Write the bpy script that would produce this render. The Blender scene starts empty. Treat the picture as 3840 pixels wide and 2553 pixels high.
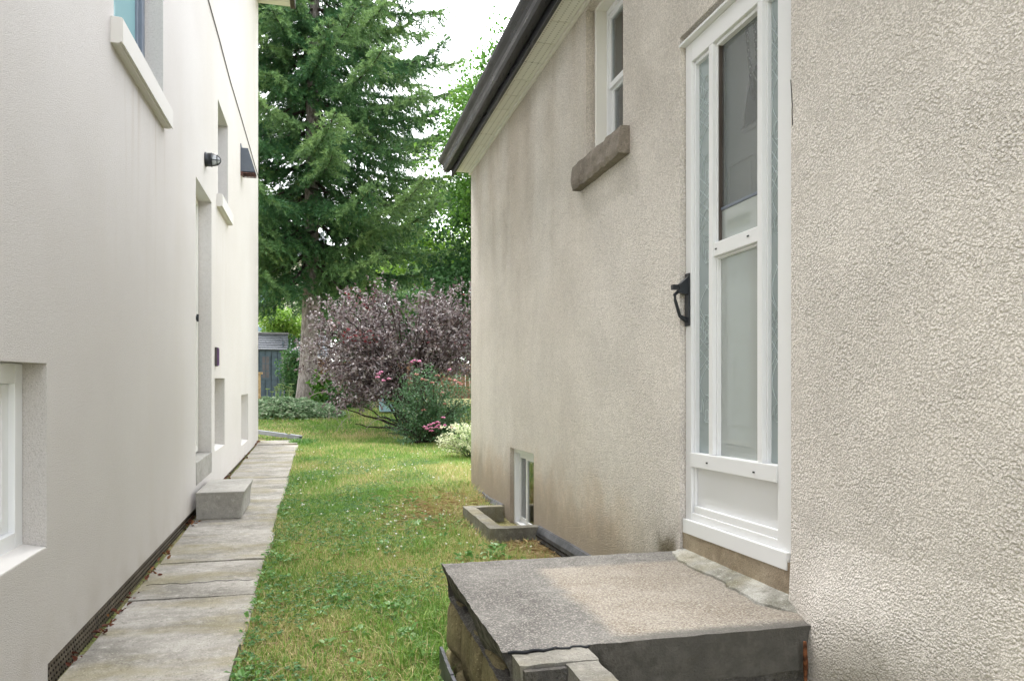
import bpy, bmesh, math, random
import numpy as np
from mathutils import Vector, noise as mnoise

sc = bpy.context.scene
COL = sc.collection
R = math.radians

# ---------------------------------------------------------------- camera
F, CX, HY = 2900.0, 1920.0, 1450.0
TH = math.atan(727.0 / F)
cam = bpy.data.cameras.new("camera")
cam_o = bpy.data.objects.new("camera", cam)
COL.objects.link(cam_o)
cam_o.location = (0, 0, 0)
cam_o.rotation_euler = (R(90), 0, -TH)
cam.sensor_width = 36.0
cam.lens = 36.0 * F / 3840.0
cam.shift_y = (HY - 1276.5) / 3840.0
cam.clip_start = 0.05
cam.clip_end = 2000
sc.camera = cam_o

# ---------------------------------------------------------------- sky, sun, exposure
SUN_EL, SUN_AZ = R(63), R(-9)          # azimuth measured from +Y (down the passage) towards +X
w = bpy.data.worlds.new("World")
sc.world = w
w.use_nodes = True
nt = w.node_tree
bg = nt.nodes["Background"]
sky = nt.nodes.new("ShaderNodeTexSky")
sky.sky_type = 'NISHITA'
sky.sun_disc = False
sky.sun_elevation = SUN_EL
sky.sun_rotation = SUN_AZ
sky.air_density = 1.0
sky.dust_density = 1.5
sky.ozone_density = 1.0
hs = nt.nodes.new("ShaderNodeHueSaturation")
hs.inputs["Saturation"].default_value = 0.15
nt.links.new(sky.outputs[0], hs.inputs["Color"])
nt.links.new(hs.outputs[0], bg.inputs["Color"])
bg.inputs["Strength"].default_value = 0.15
sun = bpy.data.lights.new("sun", 'SUN')
sun.energy = 1.2
sun.angle = R(24)
sun.color = (1.0, 0.97, 0.93)
sun_o = bpy.data.objects.new("sun", sun)
COL.objects.link(sun_o)
sd = Vector((math.sin(SUN_AZ) * math.cos(SUN_EL), math.cos(SUN_AZ) * math.cos(SUN_EL), math.sin(SUN_EL)))
sun_o.rotation_euler = (-sd).to_track_quat('-Z', 'Y').to_euler()
sun_o.location = (10, 10, 30)
sc.view_settings.view_transform = 'Standard'
sc.view_settings.look = 'None'
sc.view_settings.exposure = 2.62
sc.view_settings.gamma = 1.0
sc.view_settings.use_curve_mapping = False
sc.render.engine = 'CYCLES'
sc.cycles.use_denoising = True
sc.cycles.max_bounces = 12
sc.cycles.diffuse_bounces = 9
sc.cycles.transparent_max_bounces = 12

rng = np.random.default_rng(7)
random.seed(7)

# ---------------------------------------------------------------- measuring helpers
ST, CT = math.sin(TH), math.cos(TH)
def ray(px, py=HY):
    u = (px - CX) / F
    return (ST + u * CT, CT - u * ST, -(py - HY) / F)
def on_x(X, px, py=HY):
    d = ray(px, py); t = X / d[0]
    return (X, t * d[1], t * d[2])
def yx(X, px):
    return on_x(X, px)[1]
def at_t(t, px, py):
    d = ray(px, py)
    return (t * d[0], t * d[1], t * d[2])
def on_z(Z, px, py):
    d = ray(px, py); t = Z / d[2]
    return (t * d[0], t * d[1], Z)

XL, XR = -1.0, 1.55
KL, KR = 0.0104, -0.0117
def smooth(a, b, x):
    t = np.clip((x - a) / (b - a), 0, 1)
    return t * t * (3 - 2 * t)
def hash2(ix, iy, s):
    h = np.sin(ix * 127.1 + iy * 311.7 + s * 74.7) * 43758.5453
    return h - np.floor(h)
def vnoise(x, y, s=0):
    x = np.asarray(x, float); y = np.asarray(y, float)
    ix, iy = np.floor(x), np.floor(y)
    fx, fy = x - ix, y - iy
    fx = fx * fx * (3 - 2 * fx); fy = fy * fy * (3 - 2 * fy)
    a = hash2(ix, iy, s); b = hash2(ix + 1, iy, s); c = hash2(ix, iy + 1, s); d = hash2(ix + 1, iy + 1, s)
    return (a * (1 - fx) + b * fx) * (1 - fy) + (c * (1 - fx) + d * fx) * fy
def fbm(x, y, s=0):
    return (vnoise(x, y, s) * .55 + vnoise(x * 2.1, y * 2.1, s + 1) * .3 + vnoise(x * 4.3, y * 4.3, s + 2) * .15)
def zg(x, y):
    x = np.asarray(x, float); y = np.asarray(y, float)
    b = -1.18 + .0215 * (np.minimum(y, 14.0) - 3.45)
    b = b + np.clip(y - 14.0, 0, 7.5) * .075 + np.clip(y - 21.5, 0, 60) * .004
    b = b + .06 * smooth(0.2, 1.5, x) * smooth(6.0, 8.0, y) * (1 - smooth(9, 12, y))
    m = smooth(-.33, .15, x)
    b = b + m * (fbm(x * 1.3, y * 1.3, 3) - .5) * .05
    return b

# ---------------------------------------------------------------- object helpers
WPOS = {}
def put(o, parent, wpos):
    COL.objects.link(o)
    WPOS[o.name] = Vector(wpos)
    if parent is not None:
        o.parent = parent
        o.location = Vector(wpos) - WPOS[parent.name]
    else:
        o.location = wpos
    return o
def tag(o, label=None, cat=None, group=None, kind=None):
    if label: o['label'] = label
    if cat: o['category'] = cat
    if group: o['group'] = group
    if kind: o['kind'] = kind
    return o
def thing(name, label, cat, loc, group=None):
    o = bpy.data.objects.new(name, None)
    o.empty_display_size = .2
    put(o, None, loc)
    return tag(o, label, cat, group)

class MB:
    """collects shapes in world coordinates, then links them as one mesh object"""
    def __init__(self, k=0.0):
        self.v = []; self.f = []; self.k = k; self.sm = []
    def add(self, V, Fs, smooth=False):
        n = len(self.v)
        self.v += [tuple(p) for p in V]
        self.f += [tuple(i + n for i in f) for f in Fs]
        self.sm += [smooth] * len(Fs)
        return self
    def box(self, x0, x1, y0, y1, z0, z1):
        x0, x1 = min(x0, x1), max(x0, x1); y0, y1 = min(y0, y1), max(y0, y1); z0, z1 = min(z0, z1), max(z0, z1)
        V = [(x0, y0, z0), (x1, y0, z0), (x1, y1, z0), (x0, y1, z0), (x0, y0, z1), (x1, y0, z1), (x1, y1, z1), (x0, y1, z1)]
        return self.add(V, [(0, 3, 2, 1), (4, 5, 6, 7), (0, 1, 5, 4), (1, 2, 6, 5), (2, 3, 7, 6), (3, 0, 4, 7)])
    def hexa(self, P):       # 8 points, bottom ring then top ring
        return self.add(P, [(0, 3, 2, 1), (4, 5, 6, 7), (0, 1, 5, 4), (1, 2, 6, 5), (2, 3, 7, 6), (3, 0, 4, 7)])
    def prism(self, prof, axis, a, b):   # closed 2D profile extruded along an axis
        def P(p, t):
            return (t, p[0], p[1]) if axis == 'x' else (p[0], t, p[1]) if axis == 'y' else (p[0], p[1], t)
        n = len(prof)
        V = [P(p, a) for p in prof] + [P(p, b) for p in prof]
        Fs = [tuple(range(n))[::-1], tuple(range(n, 2 * n))] + [(i, (i + 1) % n, n + (i + 1) % n, n + i) for i in range(n)]
        return self.add(V, Fs)
    def tube(self, pts, r, seg=6, close=False, smooth=True):
        pts = [Vector(p) for p in pts]; n = len(pts)
        rs = r if isinstance(r, (list, tuple)) else [r] * n
        V = []; up = Vector((0.13, 0.21, 0.97))
        for i, p in enumerate(pts):
            if close: t = pts[(i + 1) % n] - pts[i - 1]
            else: t = pts[min(i + 1, n - 1)] - pts[max(i - 1, 0)]
            t.normalize()
            a = t.cross(up)
            if a.length < 1e-3: a = t.cross(Vector((1, 0, 0)))
            a.normalize(); b = a.cross(t)
            for j in range(seg):
                q = 2 * math.pi * j / seg
                V.append(p + (a * math.cos(q) + b * math.sin(q)) * rs[i])
        Fs = []
        for i in range(n if close else n - 1):
            i2 = (i + 1) % n
            for j in range(seg):
                Fs.append((i * seg + j, i * seg + (j + 1) % seg, i2 * seg + (j + 1) % seg, i2 * seg + j))
        if not close:
            Fs.append(tuple(range(seg))[::-1]); Fs.append(tuple(range((n - 1) * seg, n * seg)))
        return self.add(V, Fs, smooth)
    def lathe(self, prof, c, axis=(0, 0, 1), seg=16):   # prof: (radius, height) along axis from point c
        ax = Vector(axis).normalized()
        a = ax.orthogonal().normalized(); b = ax.cross(a)
        V = []
        for r, h in prof:
            for j in range(seg):
                q = 2 * math.pi * j / seg
                V.append(Vector(c) + ax * h + (a * math.cos(q) + b * math.sin(q)) * r)
        Fs = []
        for i in range(len(prof) - 1):
            for j in range(seg):
                Fs.append((i * seg + j, i * seg + (j + 1) % seg, (i + 1) * seg + (j + 1) % seg, (i + 1) * seg + j))
        Fs.append(tuple(range(seg))[::-1]); Fs.append(tuple(range((len(prof) - 1) * seg, len(prof) * seg)))
        return self.add(V, Fs, True)
    def build(self, name, mat, parent=None, bevel=0.0, origin=None):
        V = np.array(self.v, float)
        V[:, 2] += self.k * V[:, 1]
        c = Vector(origin) if origin is not None else Vector((V.min(0) + V.max(0)) / 2)
        if origin is None and parent is None: c.z = V[:, 2].min()
        me = bpy.data.meshes.new(name)
        me.from_pydata((V - np.array(c)).tolist(), [], self.f)
        me.polygons.foreach_set('use_smooth', self.sm)
        me.materials.append(mat)
        if bevel:
            bm = bmesh.new(); bm.from_mesh(me)
            es = [e for e in bm.edges if len(e.link_faces) == 2 and e.calc_face_angle(0) > .6]
            bmesh.ops.bevel(bm, geom=es, offset=bevel, segments=2, affect='EDGES', profile=.6, clamp_overlap=True)
            bm.to_mesh(me); bm.free()
        me.update()
        o = bpy.data.objects.new(name, me)
        return put(o, parent, c)

def np_obj(name, V, faces, mat, parent=None, tint=None, origin=None, extra=None, smooth=False):
    """mesh object from numpy arrays; faces is a list of (n,k) index arrays"""
    V = np.asarray(V, np.float32)
    c = np.array(origin if origin is not None else [(V[:, 0].min() + V[:, 0].max()) / 2, (V[:, 1].min() + V[:, 1].max()) / 2, V[:, 2].min()], np.float32)
    me = bpy.data.meshes.new(name)
    me.vertices.add(len(V))
    me.vertices.foreach_set('co', (V - c).ravel())
    loops = np.concatenate([f.ravel() for f in faces]).astype(np.int32)
    counts = np.concatenate([np.full(len(f), f.shape[1], np.int32) for f in faces])
    me.loops.add(len(loops)); me.loops.foreach_set('vertex_index', loops)
    me.polygons.add(len(counts))
    me.polygons.foreach_set('loop_start', np.concatenate([[0], np.cumsum(counts)[:-1]]).astype(np.int32))
    me.polygons.foreach_set('use_smooth', np.full(len(counts), smooth))
    for nm, arr in (('tint', tint), ('extra', extra)):
        if arr is not None:
            at = me.attributes.new(nm, 'FLOAT', 'POINT'); at.data.foreach_set('value', np.asarray(arr, np.float32))
    me.update(calc_edges=True)
    me.materials.append(mat)
    o = bpy.data.objects.new(name, me)
    return put(o, parent, Vector([float(q) for q in c]))

def rough_box(mn, mx, cell, amp, seed, freq=6.0, warp=None, k=0.0):
    """a box of gridded faces whose vertices are pushed about by noise"""
    mn, mx = Vector(mn), Vector(mx); d = mx - mn
    n = [max(1, int(round(d[i] / cell))) for i in range(3)]
    idx = {}; V = []; Fs = []
    def vid(i, j, kk):
        key = (i, j, kk)
        if key not in idx:
            idx[key] = len(V)
            V.append(Vector((mn.x + d.x * i / n[0], mn.y + d.y * j / n[1], mn.z + d.z * kk / n[2])))
        return idx[key]
    for j in range(n[1]):
        for i in range(n[0]):
            Fs.append((vid(i, j, 0), vid(i, j + 1, 0), vid(i + 1, j + 1, 0), vid(i + 1, j, 0)))
            Fs.append((vid(i, j, n[2]), vid(i + 1, j, n[2]), vid(i + 1, j + 1, n[2]), vid(i, j + 1, n[2])))
    for kk in range(n[2]):
        for i in range(n[0]):
            Fs.append((vid(i, 0, kk), vid(i + 1, 0, kk), vid(i + 1, 0, kk + 1), vid(i, 0, kk + 1)))
            Fs.append((vid(i, n[1], kk), vid(i, n[1], kk + 1), vid(i + 1, n[1], kk + 1), vid(i + 1, n[1], kk)))
        for j in range(n[1]):
            Fs.append((vid(0, j, kk), vid(0, j, kk + 1), vid(0, j + 1, kk + 1), vid(0, j + 1, kk)))
            Fs.append((vid(n[0], j, kk), vid(n[0], j + 1, kk), vid(n[0], j + 1, kk + 1), vid(n[0], j, kk + 1)))
    W = []
    for p in V:
        q = p * freq + Vector((seed * 3.7, seed * 1.3, seed * 2.1))
        nv = mnoise.noise_vector(q) + mnoise.noise_vector(q * 2.7) * .5
        m = Vector(p) + nv * amp
        if warp: m = warp(p, m)
        W.append(m)
    mb = MB(k); mb.add(W, Fs)
    return mb

def wall_faces(mb, X, sgn, ys, zs, opens, X2):
    """wall in the plane x=X seen from the sgn side with rectangular openings (y0,y1,z0,z1,depth) and their reveals"""
    by = sorted(set([ys[0], ys[1]] + [o[0] for o in opens] + [o[1] for o in opens]))
    bz = sorted(set([zs[0], zs[1]] + [o[2] for o in opens] + [o[3] for o in opens]))
    for a, b in zip(by, by[1:]):
        for c, d in zip(bz, bz[1:]):
            ym, zm = (a + b) / 2, (c + d) / 2
            if any(o[0] < ym < o[1] and o[2] < zm < o[3] for o in opens): continue
            q = [(X, a, c), (X, b, c), (X, b, d), (X, a, d)]
            mb.add(q, [(0, 1, 2, 3) if sgn > 0 else (3, 2, 1, 0)])
    for y0, y1, z0, z1, dep in opens:
        xi = X - sgn * dep
        mb.add([(X, y0, z0), (xi, y0, z0), (xi, y0, z1), (X, y0, z1)], [(0, 1, 2, 3)])
        mb.add([(X, y1, z0), (xi, y1, z0), (xi, y1, z1), (X, y1, z1)], [(3, 2, 1, 0)])
        mb.add([(X, y0, z1), (xi, y0, z1), (xi, y1, z1), (X, y1, z1)], [(0, 1, 2, 3)])
        mb.add([(X, y0, z0), (xi, y0, z0), (xi, y1, z0), (X, y1, z0)], [(3, 2, 1, 0)])

# ---------------------------------------------------------------- materials
class G:
    def __init__(self, name, rough=.6, spec=.4):
        self.m = bpy.data.materials.new(name); self.m.use_nodes = True
        self.nt = self.m.node_tree
        self.b = self.nt.nodes["Principled BSDF"]
        self.b.inputs["Roughness"].default_value = rough
        self.b.inputs["Specular IOR Level"].default_value = spec
        self.out = self.nt.nodes["Material Output"]
        self.pos = None
    def n(self, typ, **kw):
        nd = self.nt.nodes.new(typ)
        for k, v in kw.items(): setattr(nd, k, v)
        return nd
    def set(self, sock, v):
        if hasattr(v, 'is_linked') or isinstance(v, bpy.types.NodeSocket): self.nt.links.new(v, sock)
        elif isinstance(v, (tuple, list)) and sock.type == 'RGBA' and len(v) == 3: sock.default_value = (*v, 1)
        else: sock.default_value = v
    def P(self):
        if self.pos is None: self.pos = self.n("ShaderNodeNewGeometry").outputs["Position"]
        return self.pos
    def xyz(self):
        s = self.n("ShaderNodeSeparateXYZ"); self.set(s.inputs[0], self.P()); return s.outputs
    def scaled(self, s):
        m = self.n("ShaderNodeVectorMath", operation='MULTIPLY'); self.set(m.inputs[0], self.P()); m.inputs[1].default_value = s
        return m.outputs[0]
    def noise(self, scale, detail=3, rough=.55, vec=None, dist=0.0):
        t = self.n("ShaderNodeTexNoise"); self.set(t.inputs["Vector"], vec if vec is not None else self.P())
        t.inputs["Scale"].default_value = scale; t.inputs["Detail"].default_value = detail
        t.inputs["Roughness"].default_value = rough; t.inputs["Distortion"].default_value = dist
        return t.outputs["Fac"]
    def voro(self, scale, feature='F1', vec=None, out="Distance", rnd=1.0):
        t = self.n("ShaderNodeTexVoronoi", feature=feature); self.set(t.inputs["Vector"], vec if vec is not None else self.P())
        t.inputs["Scale"].default_value = scale; t.inputs["Randomness"].default_value = rnd
        return t.outputs[out]
    def math(self, op, a, b=0.0, c=None):
        t = self.n("ShaderNodeMath", operation=op); self.set(t.inputs[0], a); self.set(t.inputs[1], b)
        if c is not None: self.set(t.inputs[2], c)
        return t.outputs[0]
    def mr(self, v, a, b, c=0.0, d=1.0, sm=True):
        t = self.n("ShaderNodeMapRange", interpolation_type='SMOOTHSTEP' if sm else 'LINEAR')
        self.set(t.inputs[0], v)
        for i, q in enumerate((a, b, c, d)): t.inputs[1 + i].default_value = q
        return t.outputs[0]
    def mix(self, f, a, b, mode='MIX'):
        t = self.n("ShaderNodeMix", data_type='RGBA', blend_type=mode)
        self.set(t.inputs["Factor"], f); self.set(t.inputs[6], a); self.set(t.inputs[7], b)
        return t.outputs[2]
    def ramp(self, f, stops):
        t = self.n("ShaderNodeValToRGB"); self.set(t.inputs[0], f)
        e = t.color_ramp.elements
        while len(e) < len(stops): e.new(.5)
        for i, (p, c) in enumerate(stops): e[i].position = p; e[i].color = (*c, 1)
        return t.outputs[0]
    def attr(self, nm):
        t = self.n("ShaderNodeAttribute", attribute_name=nm); return t.outputs["Fac"]
    def color(self, v): self.set(self.b.inputs["Base Color"], v); return self
    def rough(self, v): self.set(self.b.inputs["Roughness"], v); return self
    def bump(self, h, dist, strength=1.0):
        t = self.n("ShaderNodeBump"); t.inputs["Strength"].default_value = strength; t.inputs["Distance"].default_value = dist
        self.set(t.inputs["Height"], h); self.nt.links.new(t.outputs[0], self.b.inputs["Normal"]); return self

def plain(name, c, rough=.5, spec=.4, metal=0.0, var=.08, scale=9.0):
    g = G(name, rough, spec)
    if var < .035:
        g.color(c); g.b.inputs["Metallic"].default_value = metal
        return g.m
    f = g.noise(scale, 4)
    dk = tuple(q * (1 - var * 2.2) for q in c); lt = tuple(min(.95, q * (1 + var)) for q in c)
    g.color(g.mix(g.mr(f, .3, .7), dk, lt)); g.b.inputs["Metallic"].default_value = metal
    return g.m
M = {}
# left house: fine sand-float stucco
g = G('pale_stucco', .92, .15)
h1 = g.noise(215, 4, .7); h2 = g.noise(60, 3, .5); big = g.noise(.55, 4); st = g.noise(1.6, 4, .6, g.scaled((1, 1, .16)))
c = g.mix(g.mr(big, .3, .7), (.60, .568, .542), (.65, .622, .602))
c = g.mix(g.math('MULTIPLY', g.mr(st, .55, .8), .35), c, (.58, .53, .47))
c = g.mix(g.math('MULTIPLY', g.mr(h1, .37, .48, 1, 0), .62), c, (.36, .34, .31))
c = g.mix(g.math('MULTIPLY', g.mr(h1, .54, .64), .5), c, (.76, .74, .71))
X, Y, Z = g.xyz()
for (ya, yb, zz) in ((4.2, 5.6, 1.72), (8.3, 9.4, 1.83)):
    s_ = g.math('MULTIPLY', g.mr(Z, zz - 1.5, zz), g.math('MULTIPLY', g.mr(Z, zz + .02, zz + .03, 1, 0), g.math('MULTIPLY', g.mr(Y, ya, ya + .1), g.mr(Y, yb - .05, yb + .1, 1, 0))))
    s_ = g.math('MULTIPLY', s_, g.mr(g.noise(9, 4, .6, g.scaled((1, 1, .06))), .46, .72))
    c = g.mix(g.math('MULTIPLY', s_, .5), c, (.45, .39, .32))
z = g.xyz()[2]
lowd = g.math('MULTIPLY', g.mr(z, -1.1, -.75, 1, 0), g.mr(g.noise(5, 4), .35, .75))
c = g.mix(g.math('MULTIPLY', lowd, .4), c, (.44, .40, .34))
g.color(c); g.bump(g.math('ADD', h1, g.math('MULTIPLY', h2, .3)), .0055, .9)
M['stucco_l'] = g.m
# right house: coarse roughcast stucco, stained
g = G('roughcast_stucco', .92, .15)
p = g.P(); X, Y, Z = g.xyz()
v1 = g.voro(122); v2 = g.voro(215); n1 = g.noise(95, 5, .7); n2 = g.noise(13, 3, .6); n3 = g.noise(330, 2, .6)
p1 = g.math('SUBTRACT', .62, v1); p2 = g.math('SUBTRACT', .55, v2)
hgt = g.math('ADD', g.math('ADD', g.math('MULTIPLY', p1, g.mr(n2, .3, .7, .25, .95)), g.math('MULTIPLY', p2, .42)), g.math('ADD', g.math('MULTIPLY', n1, .55), g.math('MULTIPLY', n3, .15)))
big = g.noise(.8, 4); st = g.noise(2.2, 5, .6, g.scaled((1, 1, .2)))
c = g.mix(g.mr(big, .3, .7), (.81, .75, .68), (.86, .81, .75))
near = g.mr(Y, 2.0, 4.6, 1, 0)
c = g.mix(g.math('MULTIPLY', near, .55), c, (.83, .79, .75))
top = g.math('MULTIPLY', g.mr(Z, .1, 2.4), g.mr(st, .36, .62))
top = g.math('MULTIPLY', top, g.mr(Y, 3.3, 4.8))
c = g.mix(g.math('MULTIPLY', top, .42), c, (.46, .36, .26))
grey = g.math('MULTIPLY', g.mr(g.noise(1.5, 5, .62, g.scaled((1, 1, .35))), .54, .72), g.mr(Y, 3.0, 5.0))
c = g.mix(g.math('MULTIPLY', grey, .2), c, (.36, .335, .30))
# base of the wall: rusty splash band and grey damp, both ragged
lo = g.mr(g.math('ADD', Z, g.math('MULTIPLY', g.noise(3.2, 5, .62), -.7)), -1.25, -.75, 1, 0)
lo = g.math('MULTIPLY', lo, g.mr(Y, 3.2, 4.0))
c = g.mix(g.math('MULTIPLY', lo, .6), c, (.52, .35, .20))
damp = g.math('MULTIPLY', g.mr(g.math('ADD', Z, g.math('MULTIPLY', g.noise(2.4, 5, .65, g.scaled((1, 1, .5))), -.95)), -1.42, -1.02, 1, 0), 1.0)
c = g.mix(g.math('MULTIPLY', damp, .5), c, (.24, .21, .17))
spk = g.math('MULTIPLY', g.mr(g.voro(26), .02, .14, 1, 0), g.math('MULTIPLY', g.mr(g.noise(2.4, 3), .42, .62), g.mr(Y, 2.8, 4.5)))
c = g.mix(g.math('MULTIPLY', spk, .55), c, (.20, .15, .11))
c = g.mix(g.math('MULTIPLY', g.mr(hgt, .34, .56, 1, 0), .42), c, (.33, .30, .265))  # pits between the bumps painted darker, as crease shade
c = g.mix(g.math('MULTIPLY', g.mr(hgt, .66, .85), .4), c, (.83, .80, .75))  # bump tops painted lighter, as if catching the light
moss = g.math('MULTIPLY', g.math('MULTIPLY', g.mr(Y, 3.14, 3.2), g.mr(Y, 3.3, 3.42, 1, 0)), g.mr(g.math('ADD', Z, g.math('MULTIPLY', g.noise(12, 4), -.12)), -.80, -.70, 1, 0))
c = g.mix(g.math('MULTIPLY', moss, .85), c, (.13, .105, .055))
base = g.math('MULTIPLY', g.mr(Y, 1.95, 2.1, 1, 0), g.mr(g.math('ADD', Z, g.math('MULTIPLY', g.noise(4, 5, .65), -.4)), -1.15, -.86, 1, 0))
c = g.mix(g.math('MULTIPLY', base, .7), c, (.20, .185, .13))
amp = g.mr(g.noise(2.6, 3), .3, .7, .55, 1.15)
g.color(c); g.bump(g.math('MULTIPLY', hgt, amp), .0085, 1.0)
M['stucco_r'] = g.m

def concrete(name, dark, light, moss=0.0, agg=180, patch=False, bumpd=.004, band=False):
    g = G(name, .9, .2); X, Y, Z = g.xyz()
    f = g.noise(2.3, 6, .65) if not band else g.noise(2.1, 6, .68, g.scaled((1.0, 1.5, 1)))
    fine = g.noise(agg, 3, .7); mid = g.noise(22, 5, .7)
    c = g.mix(g.mr(f, .3, .7), dark, light)
    c = g.mix(g.math('MULTIPLY', g.mr(mid, .5, .72), .5), c, tuple(q * 1.35 for q in light))
    c = g.mix(g.math('MULTIPLY', g.mr(mid, .28, .46, 1, 0), .6), c, tuple(q * .62 for q in dark))
    if patch:   # the worn brown rectangle left by an old mat
        wob = g.math('MULTIPLY', g.math('SUBTRACT', g.noise(9, 5, .7), .5), .10)
        xx = g.math('ADD', X, wob); yy = g.math('ADD', Y, wob)
        e = g.math('MULTIPLY', g.mr(xx, .83, .90), g.math('MULTIPLY', g.mr(yy, 2.12, 2.19), g.mr(yy, 2.99, 3.06, 1, 0)))
        e = g.math('MULTIPLY', e, g.mr(Z, -.78, -.755))
        pc = g.mix(g.mr(g.noise(4.5, 5, .6), .35, .68), (.31, .275, .225), (.22, .18, .135))
        pc = g.mix(g.mr(g.noise(agg, 2, .7), .5, .68), pc, (.44, .40, .34))
        c = g.mix(g.math('MULTIPLY', e, .72), c, pc)
    if moss:
        mm = g.math('MULTIPLY', g.mr(g.noise(3.4, 5, .6) if not band else g.noise(2.0, 5, .6, g.scaled((.7, 1.7, 1))), .46, .66), moss)
        c = g.mix(g.math('MULTIPLY', mm, .75), c, (.24, .21, .105))
    c = g.mix(g.math('MULTIPLY', g.mr(fine, .3, .44, 1, 0), .65), c, tuple(q * .35 for q in dark))
    c = g.mix(g.math('MULTIPLY', g.mr(fine, .58, .72), .6), c, tuple(min(.8, q * 1.7) for q in light))
    if patch:
        cell = g.voro(230, out="Color"); cs = g.n("ShaderNodeSeparateColor"); g.set(cs.inputs[0], cell)
        c = g.mix(g.math('MULTIPLY', g.mr(cs.outputs[0], .72, .80), .32), c, (.52, .49, .44))
        c = g.mix(g.math('MULTIPLY', g.mr(cs.outputs[1], .72, .80), .45), c, (.10, .092, .085))
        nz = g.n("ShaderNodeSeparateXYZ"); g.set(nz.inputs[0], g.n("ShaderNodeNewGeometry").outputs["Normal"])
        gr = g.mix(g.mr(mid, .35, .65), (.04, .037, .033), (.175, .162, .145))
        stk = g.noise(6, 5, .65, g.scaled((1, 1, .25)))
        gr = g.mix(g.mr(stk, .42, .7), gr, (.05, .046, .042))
        c = g.mix(g.mr(nz.outputs[2], .45, .75, 1, 0), c, gr)  # vertical faces painted dark: grime on the side, plus shade on the front
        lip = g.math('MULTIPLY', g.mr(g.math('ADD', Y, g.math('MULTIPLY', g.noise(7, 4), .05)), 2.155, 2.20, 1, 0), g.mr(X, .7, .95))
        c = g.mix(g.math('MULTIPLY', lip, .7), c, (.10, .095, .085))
    g.color(c); g.bump(g.math('ADD', fine, mid), bumpd, .8)
    return g.m
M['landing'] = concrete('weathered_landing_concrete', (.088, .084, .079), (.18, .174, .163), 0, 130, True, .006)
M['landing_side'] = concrete('dirty_shaded_concrete', (.055, .052, .05), (.14, .132, .122), .2, 120, False, .014)  # dark tone holds grime and the painted-in shade of the front faces
M['step'] = concrete('light_step_concrete', (.13, .125, .108), (.25, .24, .215), .3, 170)
M['block'] = concrete('step_block_concrete', (.29, .28, .255), (.39, .375, .345), .0, 200, False, .002)
M['slab'] = concrete('paving_slab_concrete', (.19, .18, .158), (.38, .362, .33), .7, 120, False, .004, True)
M['well'] = concrete('mossy_well_concrete', (.12, .115, .095), (.26, .25, .215), .5, 150)
M['sillblock'] = concrete('brown_threshold_concrete', (.26, .205, .145), (.38, .32, .24), .3, 160)
M['mortar'] = concrete('pale_patching_mortar', (.13, .125, .095), (.46, .455, .425), .5, 200)
M['pale_sill'] = plain('painted_concrete_sill', (.64, .62, .59), .8, .2, 0, .03)
M['stone_sill'] = concrete('rock_faced_sandstone', (.175, .15, .125), (.29, .255, .215), 0, 130, False, .008)
M['rubble'] = concrete('mossy_rubble_stone', (.13, .11, .06), (.34, .29, .17), .6, 90, False, .01)
M['white'] = plain('white_vinyl', (.80, .81, .82), .38, .45, 0, .02, 3)
M['white_old'] = plain('off_white_trim_paint', (.78, .765, .71), .5, .35, 0, .03, 6)
M['alu'] = plain('brushed_white_aluminium', (.80, .81, .82), .34, .5, 0.0, .03, 30)
M['greyframe'] = plain('slate_grey_window_frame', (.17, .20, .25), .4, .5, 0, .04)
M['black'] = plain('black_metal', (.022, .025, .03), .4, .5, .3, .1)
M['blacklink'] = plain('dark_steel_chain', (.02, .02, .018), .5, .5, .6, .1)
M['hood'] = plain('slate_blue_sheet_metal', (.075, .09, .115), .45, .5, .1, .05)
M['grille'] = plain('rusty_red_grille', (.12, .06, .05), .6, .3, 0, .2)
M['purple'] = plain('purple_plastic', (.12, .055, .15), .4, .5, 0, .1)
M['brownmetal'] = plain('brown_sheet_fascia', (.075, .06, .05), .45, .4, 0, .1)
M['cable'] = plain('dark_cable', (.10, .09, .085), .7, .3)
M['wood_tan'] = plain('tan_wood_post', (.42, .30, .16), .8, .2, 0, .15, 20)
M['down'] = plain('grey_painted_downspout', (.30, .315, .35), .35, .5, .3, .06)
M['rust'] = plain('rusty_iron', (.13, .05, .022), .9, .15, 0, .4, 60)
M['dark'] = plain('dark_room', (.03, .032, .035), .8, .1)
# gutter: dark glossy, streaked with wear
g = G('worn_dark_gutter_metal', .32, .5)
f = g.noise(5, 6, .65, g.scaled((9, .9, 9)))
g.color(g.mix(g.mr(f, .35, .75), (.010, .011, .016), (.036, .035, .04)))
g.rough(g.mr(f, .3, .7, .24, .5)); g.b.inputs["Metallic"].default_value = .25
M['gutter'] = g.m
# vented soffit
g = G('perforated_white_soffit', .6, .3)
d = g.voro(40, rnd=0.0, vec=g.scaled((.55, 1.0, 0.0)))
for nd_ in g.nt.nodes:
    if nd_.type == 'TEX_VORONOI': nd_.voronoi_dimensions = '2D'
z_ = g.xyz()[1]
c = g.mix(g.mr(d, .10, .17), (.25, .235, .20), (.80, .79, .74))
g.color(c); M['soffit'] = g.m
M['soffit_plain'] = plain('cream_soffit_panel', (.74, .72, .66), .55, .3, 0, .03)

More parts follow.
